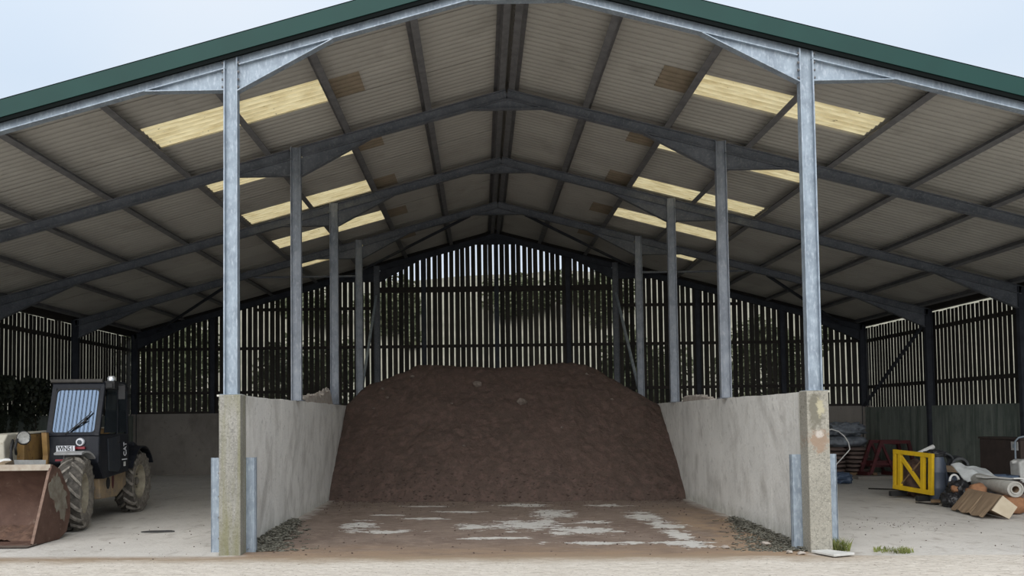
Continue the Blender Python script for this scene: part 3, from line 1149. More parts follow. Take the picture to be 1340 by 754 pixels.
def wheel(x, y, side, steer):
    """tyre mesh as the part, rim, hub and lugs as its pieces"""
    global lug_me
    prof = [(.31, -.13), (.40, -.165), (.48, -.18), (.525, -.165), (.54, -.10), (.545, 0), (.54, .10), (.525, .165), (.48, .18), (.40, .165), (.31, .13)]
    mb = MB().lathe(prof, 40, cap=False)
    n = len(prof)
    seg = 40
    for j in range(seg):
        mb.f.append([j, (j + 1) % seg, (n - 1) * seg + (j + 1) % seg, (n - 1) * seg + j])
    w = tb(mb, 'wheel', dusty, smooth=True)
    w.data.materials.append(tread_m)
    for p_ in w.data.polygons:
        c_ = p_.center
        if abs(c_.x) < .165 and sqrt(c_.y ** 2 + c_.z ** 2) > .5:
            p_.material_index = 1
    w.location = (x, y, R_T - .005)
    w.rotation_euler = (0, 0, steer)
    rim = MB()
    s_ = side
    rim.lathe([(.325, -.12 * s_), (.325, .13 * s_), (.30, .135 * s_), (.285, .07 * s_), (.24, .02 * s_), (.13, -.01 * s_), (.11, .05 * s_), (.0, .05 * s_)], 28, cap=False)
    r_ = tb(rim, 'rim', rim_m, w, smooth=True)
    hb = MB().lathe([(.075, .03 * s_), (.075, .085 * s_), (.05, .10 * s_), (.0, .10 * s_)], 16, cap=False)
    for j in range(8):
        a = 2 * pi * j / 8
        hb.lathe([(.014, 0), (.014, .022 * s_)], 6, Matrix.Translation((.025 * s_, .17 * cos(a), .17 * sin(a))))
    tb(hb, 'hub', dusty_dark, w)
    if lug_me is None:
        lm = MB()
        # a slanted bar from the shoulder to the crown
        ang = []
        for t in range(4):
            f = t / 3
            xx = .005 + .178 * f
            a = .33 * (1 - f) - .08
            r0 = interp(xx, [(0, .535), (.10, .528), (.165, .50), (.19, .455)])
            r1 = interp(xx, [(0, .585), (.10, .582), (.165, .56), (.19, .515)])
            for (rr, da) in ((r0, -.058), (r1, -.044), (r1, .044), (r0, .058)):
                lm.v.append(Vector((xx, rr * sin(a + da), rr * cos(a + da))))
        for t in range(3):
            for j in range(4):
                a, b = t * 4 + j, t * 4 + (j + 1) % 4
                lm.f.append([a, b, b + 4, a + 4])
        lm.f += [[0, 1, 2, 3], [12, 15, 14, 13]]
        lo = lm.build('lug', dusty_dark)
        lug_me = lo.data
        bpy.data.objects.remove(lo)
    for sd_ in (0, 1):
        for j in range(16):
            a = 2 * pi * (j + .5 * sd_) / 16
            o = bpy.data.objects.new('lug', lug_me)
            COL.objects.link(o)
            o.parent = w
            o.rotation_euler = (a, 0, 0)
            if sd_:
                o.scale = (-1, 1, 1)
    return w


wheel(.90, 0, 1, radians(10))
wheel(-.90, 0, -1, radians(10))
wheel(.90, 2.62, 1, 0)
wheel(-.90, 2.62, -1, 0)

# chassis and axles
mb = MB()
mb.prism([(.35, .42), (.55, .86), (3.05, .92), (3.25, .60), (3.1, .38)], -.42, .42, 'x')
tb(mb, 'chassis', chass)
mb = MB()
mb.tube([(-.75, 0, .56), (.75, 0, .56)], .10, 10)
mb.tube([(-.75, 2.62, .56), (.75, 2.62, .56)], .10, 10)
mb.prism([(-.25, .45), (-.25, .8), (.55, .86), (.55, .45)], -.30, .30, 'x')
tb(mb, 'axle', dusty_dark)
# side tank under the cab with step holes
sk = MB()
sk.prism([(.78, .40), (.72, .80), (1.98, .88), (2.0, .55), (1.55, .38)], .42, .99, 'x')
tank = tb(sk, 'side_tank', chass, bevel=.015)
for (yy, zz, ww, hh, mt) in ((1.12, .64, .085, .10, ink), (1.34, .67, .05, .14, redp)):
    c_ = MB()
    c_.prism([(yy + ww * cos(t * pi / 6), zz + hh * sin(t * pi / 6)) for t in range(12)], .985, .996, 'x')
    tb(c_, 'step_hole', mt, tank)

# cab: corner posts, roof, panels, panes
cab = empty('cab')
cab.parent = TH
cabx0, cabx1 = .25, 1.09


def cabp(mb, name, mat, **k):
    return mb.build(name, mat, cab, world=False, **k)


# corner coordinates (y front leaning back)
fy0, fy1, fz0, fz1 = .46, .72, 1.47, 2.30       # windscreen foot and head
ry = 1.85
body = MB()
body.prism([(.42, 1.02), (.46, fz0), (ry, fz0), (ry, .80), (.70, .74)], cabx0, cabx1, 'x')
cabp(body, 'lower_body', black_paint, bevel=.02)
fr = MB()
for x in (cabx0 + .035, cabx1 - .035):
    fr.bar((x, fy0, fz0 - .02), (x, fy1, fz1), .075, .07, (0, -1, 0))
    fr.bar((x, ry - .04, fz0 - .02), (x, ry - .10, fz1), .07, .07, (0, -1, 0))
    fr.bar((x, 1.33, fz0 - .02), (x, 1.33, fz1), .05, .05, (0, -1, 0))
fr.bar((cabx0, fy1 - .01, fz1 - .03), (cabx1, fy1 - .01, fz1 - .03), .07, .10)
fr.bar((cabx0, fy0 + .01, fz0 + .02), (cabx1, fy0 + .01, fz0 + .02), .07, .06)
fr.bar((cabx0, ry - .08, fz1 - .03), (cabx1, ry - .08, fz1 - .03), .07, .10)
for x in (cabx0 + .03, cabx1 - .03):
    fr.bar((x, fy1, fz1 - .03), (x, ry - .08, fz1 - .03), .06, .10)
cabp(fr, 'cab_frame', black_paint, bevel=.01)
rf = MB()
rf.prism([(fy1 - .06, fz1 + .01), (fy1 + .02, fz1 + .07), (ry - .2, fz1 + .08), (ry - .06, fz1 + .01)], cabx0 - .01, cabx1 + .01, 'x')
cabp(rf, 'roof', black_paint, bevel=.015)
bar_ = MB().tube([(cabx0 - .02, fy1 - .05, fz1 + .065), (cabx1 - .03, fy1 - .05, fz1 + .065)], .032, 10)
cabp(bar_, 'roof_bar', M('dusty_dark_metal', (.075, .07, .065), (.05, .046, .043), scale=9, rough=.8), smooth=True)


def lean(z):
    return fy0 + (fy1 - fy0) * (z - fz0) / (fz1 - fz0)


ws = MB()
za, zb_ = fz0 + .03, fz1 - .07
xs0, xs1 = cabx0 + .07, cabx1 - .07
rr_ = .07
pts = []
for (cx, cz, a0) in ((xs1 - rr_, za + rr_, -90), (xs1 - rr_, zb_ - rr_, 0), (xs0 + rr_, zb_ - rr_, 90), (xs0 + rr_, za + rr_, 180)):
    for t in range(5):
        a = radians(a0 + t * 22.5)
        pts.append((cx + rr_ * cos(a), cz + rr_ * sin(a)))
k_ = len(pts)
ws.v = [Vector((x, lean(z) - .012, z)) for x, z in pts] + [Vector((x, lean(z) + .002, z)) for x, z in pts]
ws.f = [list(range(k_)), list(range(k_, 2 * k_))[::-1]] + [[i, (i + 1) % k_, k_ + (i + 1) % k_, k_ + i] for i in range(k_)]
cabp(ws, 'windscreen', screen_m)
# surround of the windscreen
sr = MB().tube([(x, lean(z) - .014, z) for x, z in pts], .018, 6, closed=True)
cabp(sr, 'screen_seal', black_rub, smooth='all')
for i in range(10):
    x = xs0 + .06 + i * (xs1 - xs0 - .12) / 9
    b_ = MB().tube([(x, lean(za) - .030, za + .01), (x, lean(zb_) - .030, zb_ - .01)], .0042, 5)
    cabp(b_, 'guard_bar', black_rub)
wp = MB()
wp.bar((.58, lean(1.50) - .045, 1.50), (.90, lean(1.80) - .045, 1.80), .02, .014)
wp.bar((.55, lean(1.49) - .05, 1.49), (.88, lean(1.72) - .05, 1.72), .014, .014)
wp.bar((.80, lean(1.70) - .05, 1.66), (.94, lean(1.84) - .05, 1.86), .02, .012)
cabp(wp, 'wiper', black_rub)
# side panes and door
for (ya, yb2, z0_, z1_) in ((.80, 1.28, 1.50, 2.24), (1.38, 1.72, 1.50, 2.24)):
    g_ = MB()
    sl = .12 if ya < 1 else 0
    g_.prism([(ya - sl * .6, z0_), (yb2, z0_), (yb2, z1_), (ya + sl * .5, z1_)], cabx1 - .03, cabx1 - .012, 'x')
    cabp(g_, 'side_window', side_glass)
    b = MB().prism([(ya - sl * .6, z0_), (yb2, z0_), (yb2, z1_), (ya + sl * .5, z1_)], cabx0 + .012, cabx0 + .03, 'x')
    cabp(b, 'side_window', side_glass)
dr = MB()
dr.prism([(.86, .86), (.80, 1.40), (1.36, 1.44), (1.40, .90), (1.3, .82)], cabx1 - .004, cabx1 + .014, 'x')
door = cabp(dr, 'door', M('black_door_paint', (.016, .022, .034), (.03, .035, .042), scale=6, rough=.4, spec=.3), bevel=.008)
MB().bar((cabx1 + .02, 1.25, 1.33), (cabx1 + .02, 1.35, 1.33), .02, .025).build('door_handle', black_rub, cab, world=False)
# beacon, work lamp, mirror, on the roof corner
bc = MB().lathe([(.0, 0), (.062, .0), (.066, .05), (.045, .085), (0, .09)], 14, Matrix.Translation((cabx1 + .05, fy1 + .12, fz1 + .065)) @ Matrix.Rotation(-pi / 2, 4, 'Y'), cap=False)
cabp(bc, 'beacon', chrome, smooth=True)
wl_ = MB()
wl_.box(cabx1 - .02, cabx1 + .15, fy1 - .02, fy1 + .16, fz1 - .07, fz1 + .065)
wl_.box(cabx1 + .03, cabx1 + .13, fy1 - .05, fy1 - .02, fz1 - .06, fz1 + .03)
cabp(wl_, 'work_lamp', black_rub, bevel=.015)
mi = MB()
mi.bar((cabx1, fy1 + .2, fz1 + .03), (cabx1 + .27, fy1 + .12, fz1), .015, .015)
mi.box(cabx1 + .17, cabx1 + .28, fy1 + .10, fy1 + .13, fz1 - .24, fz1 - .01)
cabp(mi, 'mirror', black_rub)
# headlight, red reflector
hl = MB().lathe([(.0, -.02), (.062, -.02), (.068, .01), (.064, .035)], 18, Matrix.Translation((.80, .42, 1.36)) @ Matrix.Rotation(-pi / 2, 4, 'Z') @ Matrix.Scale(-1, 4, (1, 0, 0)), cap=True)
ho = cabp(hl, 'headlight', white_plate, smooth=True)
MB().lathe([(.035, 0), (.035, .012)], 14, Matrix.Translation((.80, .375, 1.36)) @ Matrix.Rotation(pi / 2, 4, 'Z')).build('lamp_lens', side_glass, cab, world=False)
rd = MB().box(.73, .88, .395, .44, 1.245, 1.285)
cabp(rd, 'reflector', red_lens)
pl = MB().box(.46, .75, .33, .345, 1.19, 1.305)
plo = cabp(pl, 'number_plate', white_plate)


def text_mesh(body, size, name, mat, parent, loc, rot, depth=.002, sx=1):
    cu = bpy.data.curves.new(name, 'FONT')
    cu.body = body
    cu.size = size
    cu.extrude = depth
    cu.align_x = 'CENTER'
    cu.align_y = 'CENTER'
    cu.offset = size * .018
    cu.materials.append(mat)
    t_ = bpy.data.objects.new(name + '_text', cu)
    COL.objects.link(t_)
    me = bpy.data.meshes.new_from_object(t_.evaluated_get(bpy.context.evaluated_depsgraph_get()))
    bpy.data.objects.remove(t_)
    bpy.data.curves.remove(cu)
    o = bpy.data.objects.new(name, me)
    COL.objects.link(o)
    o.parent = parent
    o.location = loc
    o.rotation_euler = rot
    o.scale = (sx, 1, 1)
    return o


text_mesh('WN51', .105, 'plate_lettering', ink, cab, (.605, .328, 1.258), (pi / 2, 0, 0), sx=.85)
MB().box(.495, .715, .327, .331, 1.200, 1.209).build('plate_line', ink, cab, world=False)
text_mesh('CAT', .20, 'side_lettering', white_plate, cab, (cabx1 + .012, 1.62, 1.20), (pi / 2, -pi / 2, pi / 2), sx=.62)
MB().box(cabx1 - .002, cabx1 + .006, 1.50, 1.74, 1.01, 1.03).build('side_strip', white_plate, cab, world=False)
MB().box(cabx1 - .002, cabx1 + .006, 1.58, 1.67, .90, .98).build('side_sticker', white_m, cab, world=False)

# mudguards
for (y_, mat_, a0, a1, x0_, x1_) in ((0, grey_plastic, 74, 125, .64, 1.06), (2.62, black_paint, 25, 150, .70, 1.10), (0, grey_plastic, 74, 125, -1.10, -.70), (2.62, black_paint, 25, 150, -1.10, -.70)):
    mb = MB()
    n = 10
    for i in range(n + 1):
        a = radians(a0 + (a1 - a0) * i / n)
        for r in (.635, .665):
            for x in (x0_, x1_):
                mb.v.append(Vector((x, y_ - r * cos(a), .565 + r * sin(a))))
    for i in range(n):
        a, b = 4 * i, 4 * i + 4
        for q in ((0, 1), (1, 3), (3, 2), (2, 0)):
            mb.f.append([a + q[0], a + q[1], b + q[1], b + q[0]])
    mb.f += [[0, 1, 3, 2], [4 * n, 4 * n + 2, 4 * n + 3, 4 * n + 1]]
    tb(mb, 'mudguard', mat_)
tb(MB().tube([(.66, .25, .80), (.64, .2, 1.05), (.68, .1, 1.2), (.80, .0, 1.23)], .014, 6), 'guard_rail', grey_plastic)
tb(MB().box(.56, .74, .06, .10, 1.07, 1.10), 'red_strap', red_lens)

# boom, carriage and bucket
bm_ = MB()
bm_.prism([(-.02, 1.06), (-.02, 1.50), (3.6, 1.56), (3.6, 1.22)], -.25, .12, 'x')
boom = tb(bm_, 'boom', ochre, bevel=.015)
bl_ = MB().prism([(-.05, 1.502), (-.05, 1.518), (3.6, 1.578), (3.6, 1.562)], -.26, .13, 'x')
tb(bl_, 'boom_top_plate', beige)
hd = MB()
hd.prism([(-.42, .95), (-.46, 1.40), (-.34, 1.51), (-.02, 1.52), (-.02, .95)], -.66, .02, 'x')
tb(hd, 'boom_head', beige, bevel=.02)
cv = MB()
cv.prism([(.34, .9), (.38, 1.15), (.32, 1.52), (.40, 1.52), (.46, 1.15), (.44, .9)], .23, .31, 'x')
tb(cv, 'lift_strut', ochre)
for hp_, hr in (([(.08, -.30, 1.42), (.12, -.45, 1.30), (.12, -.42, 1.12), (.08, -.25, 1.0)], .02),
                ([(.1, -.18, 1.45), (.16, -.35, 1.42), (.17, -.42, 1.30), (.13, -.3, 1.2)], .018),
                ([(.04, -.2, 1.38), (.1, -.4, 1.25), (.08, -.4, 1.05)], .018)):
    tb(MB().tube(hp_, hr, 6), 'hydraulic_hose', black_rub, smooth='all')
wl2 = MB().lathe([(.0, -.05), (.05, -.05), (.085, .0), (.095, .05), (.085, .06), (0, .045)], 18, Matrix.Translation((.21, -.22, 1.45)) @ Matrix.Rotation(-pi / 2 + .35, 4, 'Z'), cap=False)
tb(wl2, 'boom_lamp', M('dusty_lamp', (.20, .20, .19), (.33, .33, .31), scale=20, rough=.3), smooth=True)
rg = MB().tube([(.21 + .10 * cos(t * pi / 8), -.24, 1.45 + .10 * sin(t * pi / 8)) for t in range(16)], .012, 6, closed=True)
tb(rg, 'lamp_ring', black_rub, smooth='all')
cr = MB()
cr.box(-.95, .30, -.62, -.50, .55, 1.02)
cr.prism([(-.66, .50), (-.66, 1.08), (-.40, 1.12), (-.28, .80)], -.80, -.68, 'x')
cr.prism([(-.66, .50), (-.66, 1.08), (-.40, 1.12), (-.28, .80)], .02, .14, 'x')
tb(cr, 'carriage', chass)
pn = MB().lathe([(.06, -.10), (.07, .0), (.06, .10)], 12, Matrix.Translation((.02, -.40, 1.08)))
pn.bar((.05, -.36, 1.07), (.35, .15, 1.04), .08, .10)
tb(pn, 'coupling_pin', white_m)

BX0, BX1 = -1.28, 1.12
bk = empty('bucket')
bk.parent = TH
bk.rotation_euler = (0, 0, radians(-4))
bk.location = (.03, .02, 0)
# section in y-z (y from front lip to the back)
sec = [(-1.74, .012), (-1.0, .012), (-.80, .10), (-.70, .32), (-.72, .62), (-1.0, .98), (-1.18, 1.06)]
th = .025
mb = MB()
inner = []
for i, (y, z) in enumerate(sec):
    a = sec[max(0, i - 1)]
    b = sec[min(len(sec) - 1, i + 1)]
    d = Vector((b[0] - a[0], b[1] - a[1])).normalized()
    inner.append((y - d.y * th, z + d.x * th))
for (y, z), (y2, z2) in zip(sec, inner):
    for x in (BX0, BX1):
        mb.v += [Vector((x, y, z)), Vector((x, y2, z2))]
for i in range(len(sec) - 1):
    a, b = 4 * i, 4 * i + 4
    for q in ((0, 2), (2, 3), (3, 1), (1, 0)):
        mb.f.append([a + q[0], a + q[1], b + q[1], b + q[0]])
n_ = 4 * (len(sec) - 1)
mb.f += [[0, 1, 3, 2], [n_, n_ + 2, n_ + 3, n_ + 1]]
mb.build('bucket_shell', rust_m, bk, world=False, smooth=True)
side_poly = [(-1.70, .012), (-1.0, .0), (-.78, .08), (-.67, .32), (-.69, .64), (-.98, 1.0), (-1.20, 1.085), (-1.26, .99)]
for x in (BX0, BX1):
    mb = MB().prism(side_poly, x - .018, x + .018, 'x')
    mb.build('bucket_side', rust_m, bk, world=False)
edge_m = M('worn_bucket_edge', (.19, .12, .09), (.12, .075, .055), scale=14, rough=.7)
for bx in (BX0, BX1):
    MB().bar((bx, -1.70, .03), (bx, -1.27, .99), .038, .012, (0, -1, 0)).build('side_edge', edge_m, bk, world=False)
mb = MB().bar((BX0, -1.215, 1.045), (BX1, -1.215, 1.045), .03, .085)
mb.build('top_lip', M('worn_top_lip', (.40, .36, .30), (.30, .25, .20), scale=8, rough=.8), bk, world=False)
mb = MB().prism([(-1.86, .010), (-1.62, .012), (-1.62, .034)], BX0 - .02, BX1 + .02, 'x')
mb.build('cutting_edge', M('dark_steel_edge', (.10, .085, .075), (.14, .11, .09), scale=12, rough=.6, metal=.2), bk, world=False)
# mud smear on the outside of the cheek plate, soil left in the floor of the bucket
mp = []
for t in range(48):
    a = 2 * pi * t / 48
    r = 1 + .55 * fnoise(cos(a), sin(a), 5, 2.6)
    mp.append((-1.02 + .20 * r * cos(a) - .12 * sin(a), .62 + .30 * r * sin(a)))
MB().prism(mp, BX1 + .017, BX1 + .026, 'x').build('dried_mud', M('dried_grey_mud', (.20, .19, .155), (.13, .105, .08), scale=9, rough=.95), bk, world=False)
mb = grid(BX0 + .03, BX1 - .03, -1.5, -.75, 60, 20, lambda x, y: .035 + .16 * max(0, (y + 1.5) / .75) ** 1.6 + .05 * fnoise(x, y, 2, 5))
mb.build('bucket_soil', M('bucket_soil_brown', (.13, .075, .052), (.085, .05, .037), scale=9, rough=.95, bump=.8, bscale=30), bk, world=False)
# engine cover on the far side and counterweight
ec = MB().prism([(.9, .80), (.9, 1.30), (2.9, 1.35), (3.1, .80)], -1.0, -.34, 'x')
tb(ec, 'engine_cover', ochre, bevel=.03)
cw = MB().prism([(3.0, .45), (3.0, 1.30), (3.45, 1.15), (3.5, .5)], -.8, .8, 'x')
tb(cw, 'counterweight', black_paint, bevel=.03)
rdcl = MB().box(-.95, -.45, 1.2, 1.6, 1.33, 1.42)
tb(rdcl, 'red_rag', M('faded_red_rag', (.32, .13, .12), (.25, .12, .11), scale=9, rough=.9), bevel=.03)

# ------------------------------------------------------------------ right-hand bay
def floor_z(x):
    return gz(x) + .004


# yellow barrier
p0, p1 = Vector((8.06, 6.90, 0)), Vector((8.335, 5.90, 0))
zb = floor_z(8.2)
ang = atan2(p1.y - p0.y, p1.x - p0.x)
BR = empty('barrier', (p0.x, p0.y, zb + .05), ang)
BR.rotation_euler = (0, .05, ang)
tag(BR, 'bright yellow plastic crowd barrier with a diagonal brace, propped in front of the junk', 'barrier')
Lb = (p1 - p0).length
zt, z0_ = .95, .13


def bp(mb, name):
    return mb.build(name, yel, BR, world=False, bevel=.006)


bp(MB().box(0, Lb, -.035, .035, zt - .085, zt), 'top_rail')
bp(MB().box(0, Lb, -.035, .035, z0_, z0_ + .09), 'bottom_rail')
for x0_, x1_ in ((0, .075), (.135, .22), (Lb - .30, Lb - .205), (Lb - .10, Lb)):
    bp(MB().box(x0_, x1_, -.03, .03, z0_ + .08, zt - .08), 'upright')
bp(MB().bar((.17, 0, zt - .12), (Lb - .26, 0, z0_ + .12), .045, .08), 'diagonal_brace')
bp(MB().bar((.20, .0, z0_ + .12), (Lb - .28, .0, zt - .14), .03, .022), 'wire_brace').data.materials[0] = wood
for x_ in (.12, Lb - .2):
    MB().box(x_ - .04, x_ + .04, -.20, .20, 0, .10).build('foot', black_rub, BR, world=False, bevel=.01)

# slate blue drum behind it
DR = empty('drum', (8.50, 6.02, floor_z(8.8)))
tag(DR, 'slate blue plastic drum standing right of the yellow barrier', 'drum')
Z_ = Matrix.Rotation(-pi / 2, 4, 'Y')
MB().lathe([(.0, 0), (.13, 0), (.145, .03), (.148, .25), (.155, .27), (.148, .29), (.145, .56), (.153, .58), (.145, .60), (.14, .80), (.12, .88), (0, .90)], 24, Z_, cap=False).build('drum_body', navy, DR, world=False, smooth=True)
MB().lathe([(.125, .89), (.13, .92), (.125, .935), (0, .935)], 24, Z_, cap=False).build('drum_lid', black_rub, DR, world=False, smooth=True)


def blob(name, mat, c, r, label, cat, nscale=2.0, amp=.25, seed=0, sub=4, flat=0, crease=0, group=None):
    """crumpled soft body (bag, sack, tarp)"""
    bm = bmesh.new()
    bmesh.ops.create_icosphere(bm, subdivisions=sub, radius=1)
    for v in bm.verts:
        n = v.co.normalized()
        p = 1 + amp * mnoise.fractal(n * nscale + Vector((seed, 0, 0)), .8, 2, 4)
        if crease:
            p -= crease * abs(mnoise.noise(n * nscale * 2.5 + Vector((0, seed, 0))))
        # squarish
        q = Vector((abs(n.x) ** .75 * (1 if n.x > 0 else -1), abs(n.y) ** .75 * (1 if n.y > 0 else -1), abs(n.z) ** .8 * (1 if n.z > 0 else -1)))
        v.co = Vector((q.x * r[0], q.y * r[1], q.z * r[2])) * p
        if v.co.z < -r[2] * .9:
            v.co.z = -r[2] * .9
    me = bpy.data.meshes.new(name)
    bm.to_mesh(me)
    bm.free()
    me.materials.append(mat)
    me.polygons.foreach_set('use_smooth', [True] * len(me.polygons))
    o = bpy.data.objects.new(name, me)
    COL.objects.link(o)
    o.location = (c[0], c[1], c[2] + r[2] * .9)
    tag(o, label, cat, group)
    return o


def simple(mb, name, mat, label, cat, **k):
    o = mb.build(name, mat, **k)
    tag(o, label, cat)
    return o


blob('rubbish_bag', blk_bag, (8.64, 6.35, floor_z(8.9) + .84), (.20, .16, .09), 'black rubbish bag flopped behind the top of the slate blue drum', 'bag', seed=3, crease=.3)
blob('bag_heap', navy, (8.72, 6.42, floor_z(8.9)), (.17, .2, .42), 'blue grey sack standing behind the slate blue drum', 'sack', seed=33, crease=.15)
blob('blue_sack', navy, (8.62, 5.66, floor_z(8.9)), (.17, .15, .15), 'slumped blue grey sack at the foot of the slate blue drum', 'sack', seed=35, crease=.15)
blob('brown_sack', M('dusty_brown_sack', (.17, .105, .08), (.10, .065, .055), scale=9, rough=.9), (8.62, 7.1, floor_z(8.6)), (.34, .36, .40), 'dusty brown sack seen through the yellow barrier', 'sack', seed=37, crease=.3)
simple(MB().tube([(8.42, 6.62, .86), (8.76, 6.6, 1.02)], .045, 12), 'plastic_tube', white_m, 'short white plastic tube lying across the brown sack above the yellow barrier', 'tube')
blob('bin_bag', blk_bag, (8.16, 4.95, floor_z(8.2)), (.15, .22, .15), 'glossy black bin bag slumped left of the cardboard box', 'bag', seed=8, crease=.45)
blob('bin_bag', blk_bag, (8.36, 5.02, floor_z(8.2)), (.17, .24, .27), 'taller black bin bag behind the slumped one and the cardboard box', 'bag', seed=18, crease=.45)
simple(MB().tube([(8.375 + .085 * cos(t), 5.2, .42 + .12 * sin(t)) for t in [pi * i / 10 for i in range(11)]], .02, 8), 'pipe_offcut', white_m, 'white curved pipe offcut standing on the black bin bags', 'pipe')
blob('orange_rag', orange, (8.24, 4.92, floor_z(8.2) + .27), (.085, .08, .07), 'orange brown rag bundled on top of the black bin bags', 'rag', seed=5, crease=.3, sub=3)
simple(MB().bar((8.22, 5.75, .0), (8.62, 5.5, .0), .22, .05), 'timber_offcut', wood, 'light timber offcut on the floor under the slate blue drum', 'timber')
simple(MB().bar((7.95, 5.75, -.03), (8.12, 5.35, -.03), .10, .02), 'dark_strip', rail_m, 'thin dark strip lying on the floor before the yellow barrier', 'strip')

# cardboard box tipped on an edge, its side flap torn and reaching the floor
cb = empty('cardboard_box', (8.0, 3.7, floor_z(8)))
tag(cb, 'torn brown cardboard box tipped on its edge, pale square end facing the yard', 'box')
ends = [(7.985, .344), (8.215, .157), (8.075, -.035), (7.80, .11)]
mb = MB()
k0, k1 = 3.12, 4.40
for (yy, dx) in ((k0, 0), (k1, .19)):
    for (x, z) in ends:
        mb.v.append(Vector((x + dx, yy, z)))
mb.f = [[0, 1, 5, 4], [1, 2, 6, 5], [2, 3, 7, 6], [3, 0, 4, 7], [4, 5, 6, 7]]
mb.build('box_body', card, cb)
mb = MB()
mb.prism([(x, z) for x, z in ends], k0 - .02, k0 + .001, 'y')
mb.build('end_flap', card_lt, cb)
mb = MB()
nf = 40
for i in range(nf + 1):
    f = i / nf
    yy = k0 + (k1 - k0) * f
    dx = .19 * f
    zb2 = max(-.02, .04 * fnoise(yy, 3, 0, 5) - .012)
    t_ = zb2 / .344
    xb = 7.66 + (7.985 - 7.66) * max(0, t_) + .02 * fnoise(yy, 8, 0, 7)
    for (x, z) in ((7.98, .347), (xb + .16, .165 + .02 * fnoise(yy, 1, 1, 4)), (xb, zb2)):
        mb.v.append(Vector((x + dx, yy, z)))
for i in range(nf):
    for j in (0, 1):
        a = 3 * i + j
        mb.f.append([a, a + 1, a + 4, a + 3])
n1 = len(mb.v)
mb.v += [v + Vector((-.005, 0, .006)) for v in mb.v]
mb.f += [[i + n1 for i in f][::-1] for f in mb.f]
mb.build('side_flap', card, cb)
blob('orange_sheet', orange, (8.30, 4.38, floor_z(8.3) + .12), (.17, .16, .19), 'orange brown cloth poking out behind the cardboard box', 'cloth', seed=11, crease=.2, sub=3)
blob('orange_cushion', orange, (8.62, 3.95, floor_z(8.3)), (.26, .26, .16), 'flat orange brown cushion under the hollow end of the grey roll', 'cushion', seed=12, crease=.12, sub=3)

# roll of underlay with a hollow end
rl = empty('underlay_roll', (8.6, 3.75, floor_z(8.6)), 0)
tag(rl, 'thick grey roll of carpet underlay lying across the junk, round hollow end showing', 'roll')
r0_, r1_ = Vector((8.70, 5.0, .44)), Vector((8.605, 3.75, .385))
d_ = (r1_ - r0_).normalized()
q_ = d_.to_track_quat('X', 'Z').to_matrix().to_4x4()
q_.translation = r0_
LL = (r1_ - r0_).length
MB().lathe([(.05, 0), (.135, 0), (.14, .02), (.14, LL - .02), (.135, LL), (.11, LL + .004), (.105, LL - .012), (.09, LL - .010), (.085, LL + .006), (.058, LL)], 26, q_, cap=False).build('roll_body', carpet, rl, smooth=True)
MB().lathe([(.06, LL - .3), (.055, LL)], 20, q_, cap=False).build('roll_core', card, rl, smooth=True)
blob('pink_sack', M('dusty_pink_sack', (.24, .17, .145), (.19, .13, .11), scale=7, rough=.9), (9.05, 4.25, floor_z(9)), (.26, .28, .15), 'dusty pinkish sack on the floor right of the grey underlay roll', 'sack', seed=2, crease=.15)


def warped(name, mat, c, w, d, tilt, label, cat, amp=.04, seed=0, th=.02):
    mb = MB()
    nx_, ny_ = 14, 10
    R_ = Matrix.Translation(c) @ Matrix.Rotation(tilt[2], 4, 'Z') @ Matrix.Rotation(tilt[1], 4, 'Y') @ Matrix.Rotation(tilt[0], 4, 'X')
    for lay in (0, 1):
        for j in range(ny_ + 1):
            for i in range(nx_ + 1):
                x, y = (i / nx_ - .5) * w, (j / ny_ - .5) * d
                mb.v.append(R_ @ Vector((x, y, amp * fnoise(x, y, seed, 2.5, 2) - .5 * amp * (2 * x / w) ** 2 + lay * th)))
    n1 = (nx_ + 1) * (ny_ + 1)
    for j in range(ny_):
        for i in range(nx_):
            a = j * (nx_ + 1) + i
            mb.f.append([a, a + nx_ + 1, a + nx_ + 2, a + 1])
            mb.f.append([n1 + a, n1 + a + 1, n1 + a + nx_ + 2, n1 + a + nx_ + 1])
    for i in range(nx_):
        for a in (i, ny_ * (nx_ + 1) + i):
            mb.f.append([a, a + 1, n1 + a + 1, n1 + a])
    for j in range(ny_):
        for a in (j * (nx_ + 1), j * (nx_ + 1) + nx_):
            mb.f.append([a, a + nx_ + 1, n1 + a + nx_ + 1, n1 + a])
    return simple(mb, name, mat, label, cat)


warped('pale_sheet', pale_sheet, (8.84, 5.25, .56), .70, .60, (.50, .06, .05), 'large pale grey plastic sheet draped over the junk behind the underlay roll', 'sheet', amp=.10, seed=4)
warped('white_board', white_m, (8.64, 4.25, .545), .20, .92, (-.03, .10, .12), 'white board resting lengthways on top of the grey underlay roll', 'board', amp=.02, seed=6)
blob('junk_bag', blk_bag, (8.84, 5.45, floor_z(8.9)), (.33, .30, .26), 'dark bag of rubbish buried under the pale grey sheet', 'bag', seed=21, crease=.3)
warped('flat_cardboard', card, (9.02, 6.55, .55), .42, .34, (.30, .10, .0), 'flattened brown cardboard sheet leaning below the black pipe', 'cardboard', amp=.02, seed=9)
blob('dark_sack', navy, (9.05, 6.6, floor_z(9.3)), (.24, .20, .25), 'dark blue sack under the flattened cardboard sheet', 'sack', seed=14, crease=.3)
# blue tray
tr = MB()
tr.box(9.25, 9.70, 5.35, 5.75, .40, .42)
for b_ in ((9.25, 9.70, 5.35, 5.37), (9.25, 9.70, 5.73, 5.75), (9.25, 9.27, 5.35, 5.75), (9.68, 9.70, 5.35, 5.75)):
    tr.box(*b_, .40, .50)
simple(tr, 'blue_tray', blue_m, 'dark blue plastic tray behind the white board', 'tray')
simple(MB().box(9.22, 9.73, 5.32, 5.78, floor_z(9.5), .398), 'wooden_crate', dkbox, 'dark wooden crate under the dark blue tray', 'crate', bevel=.01)
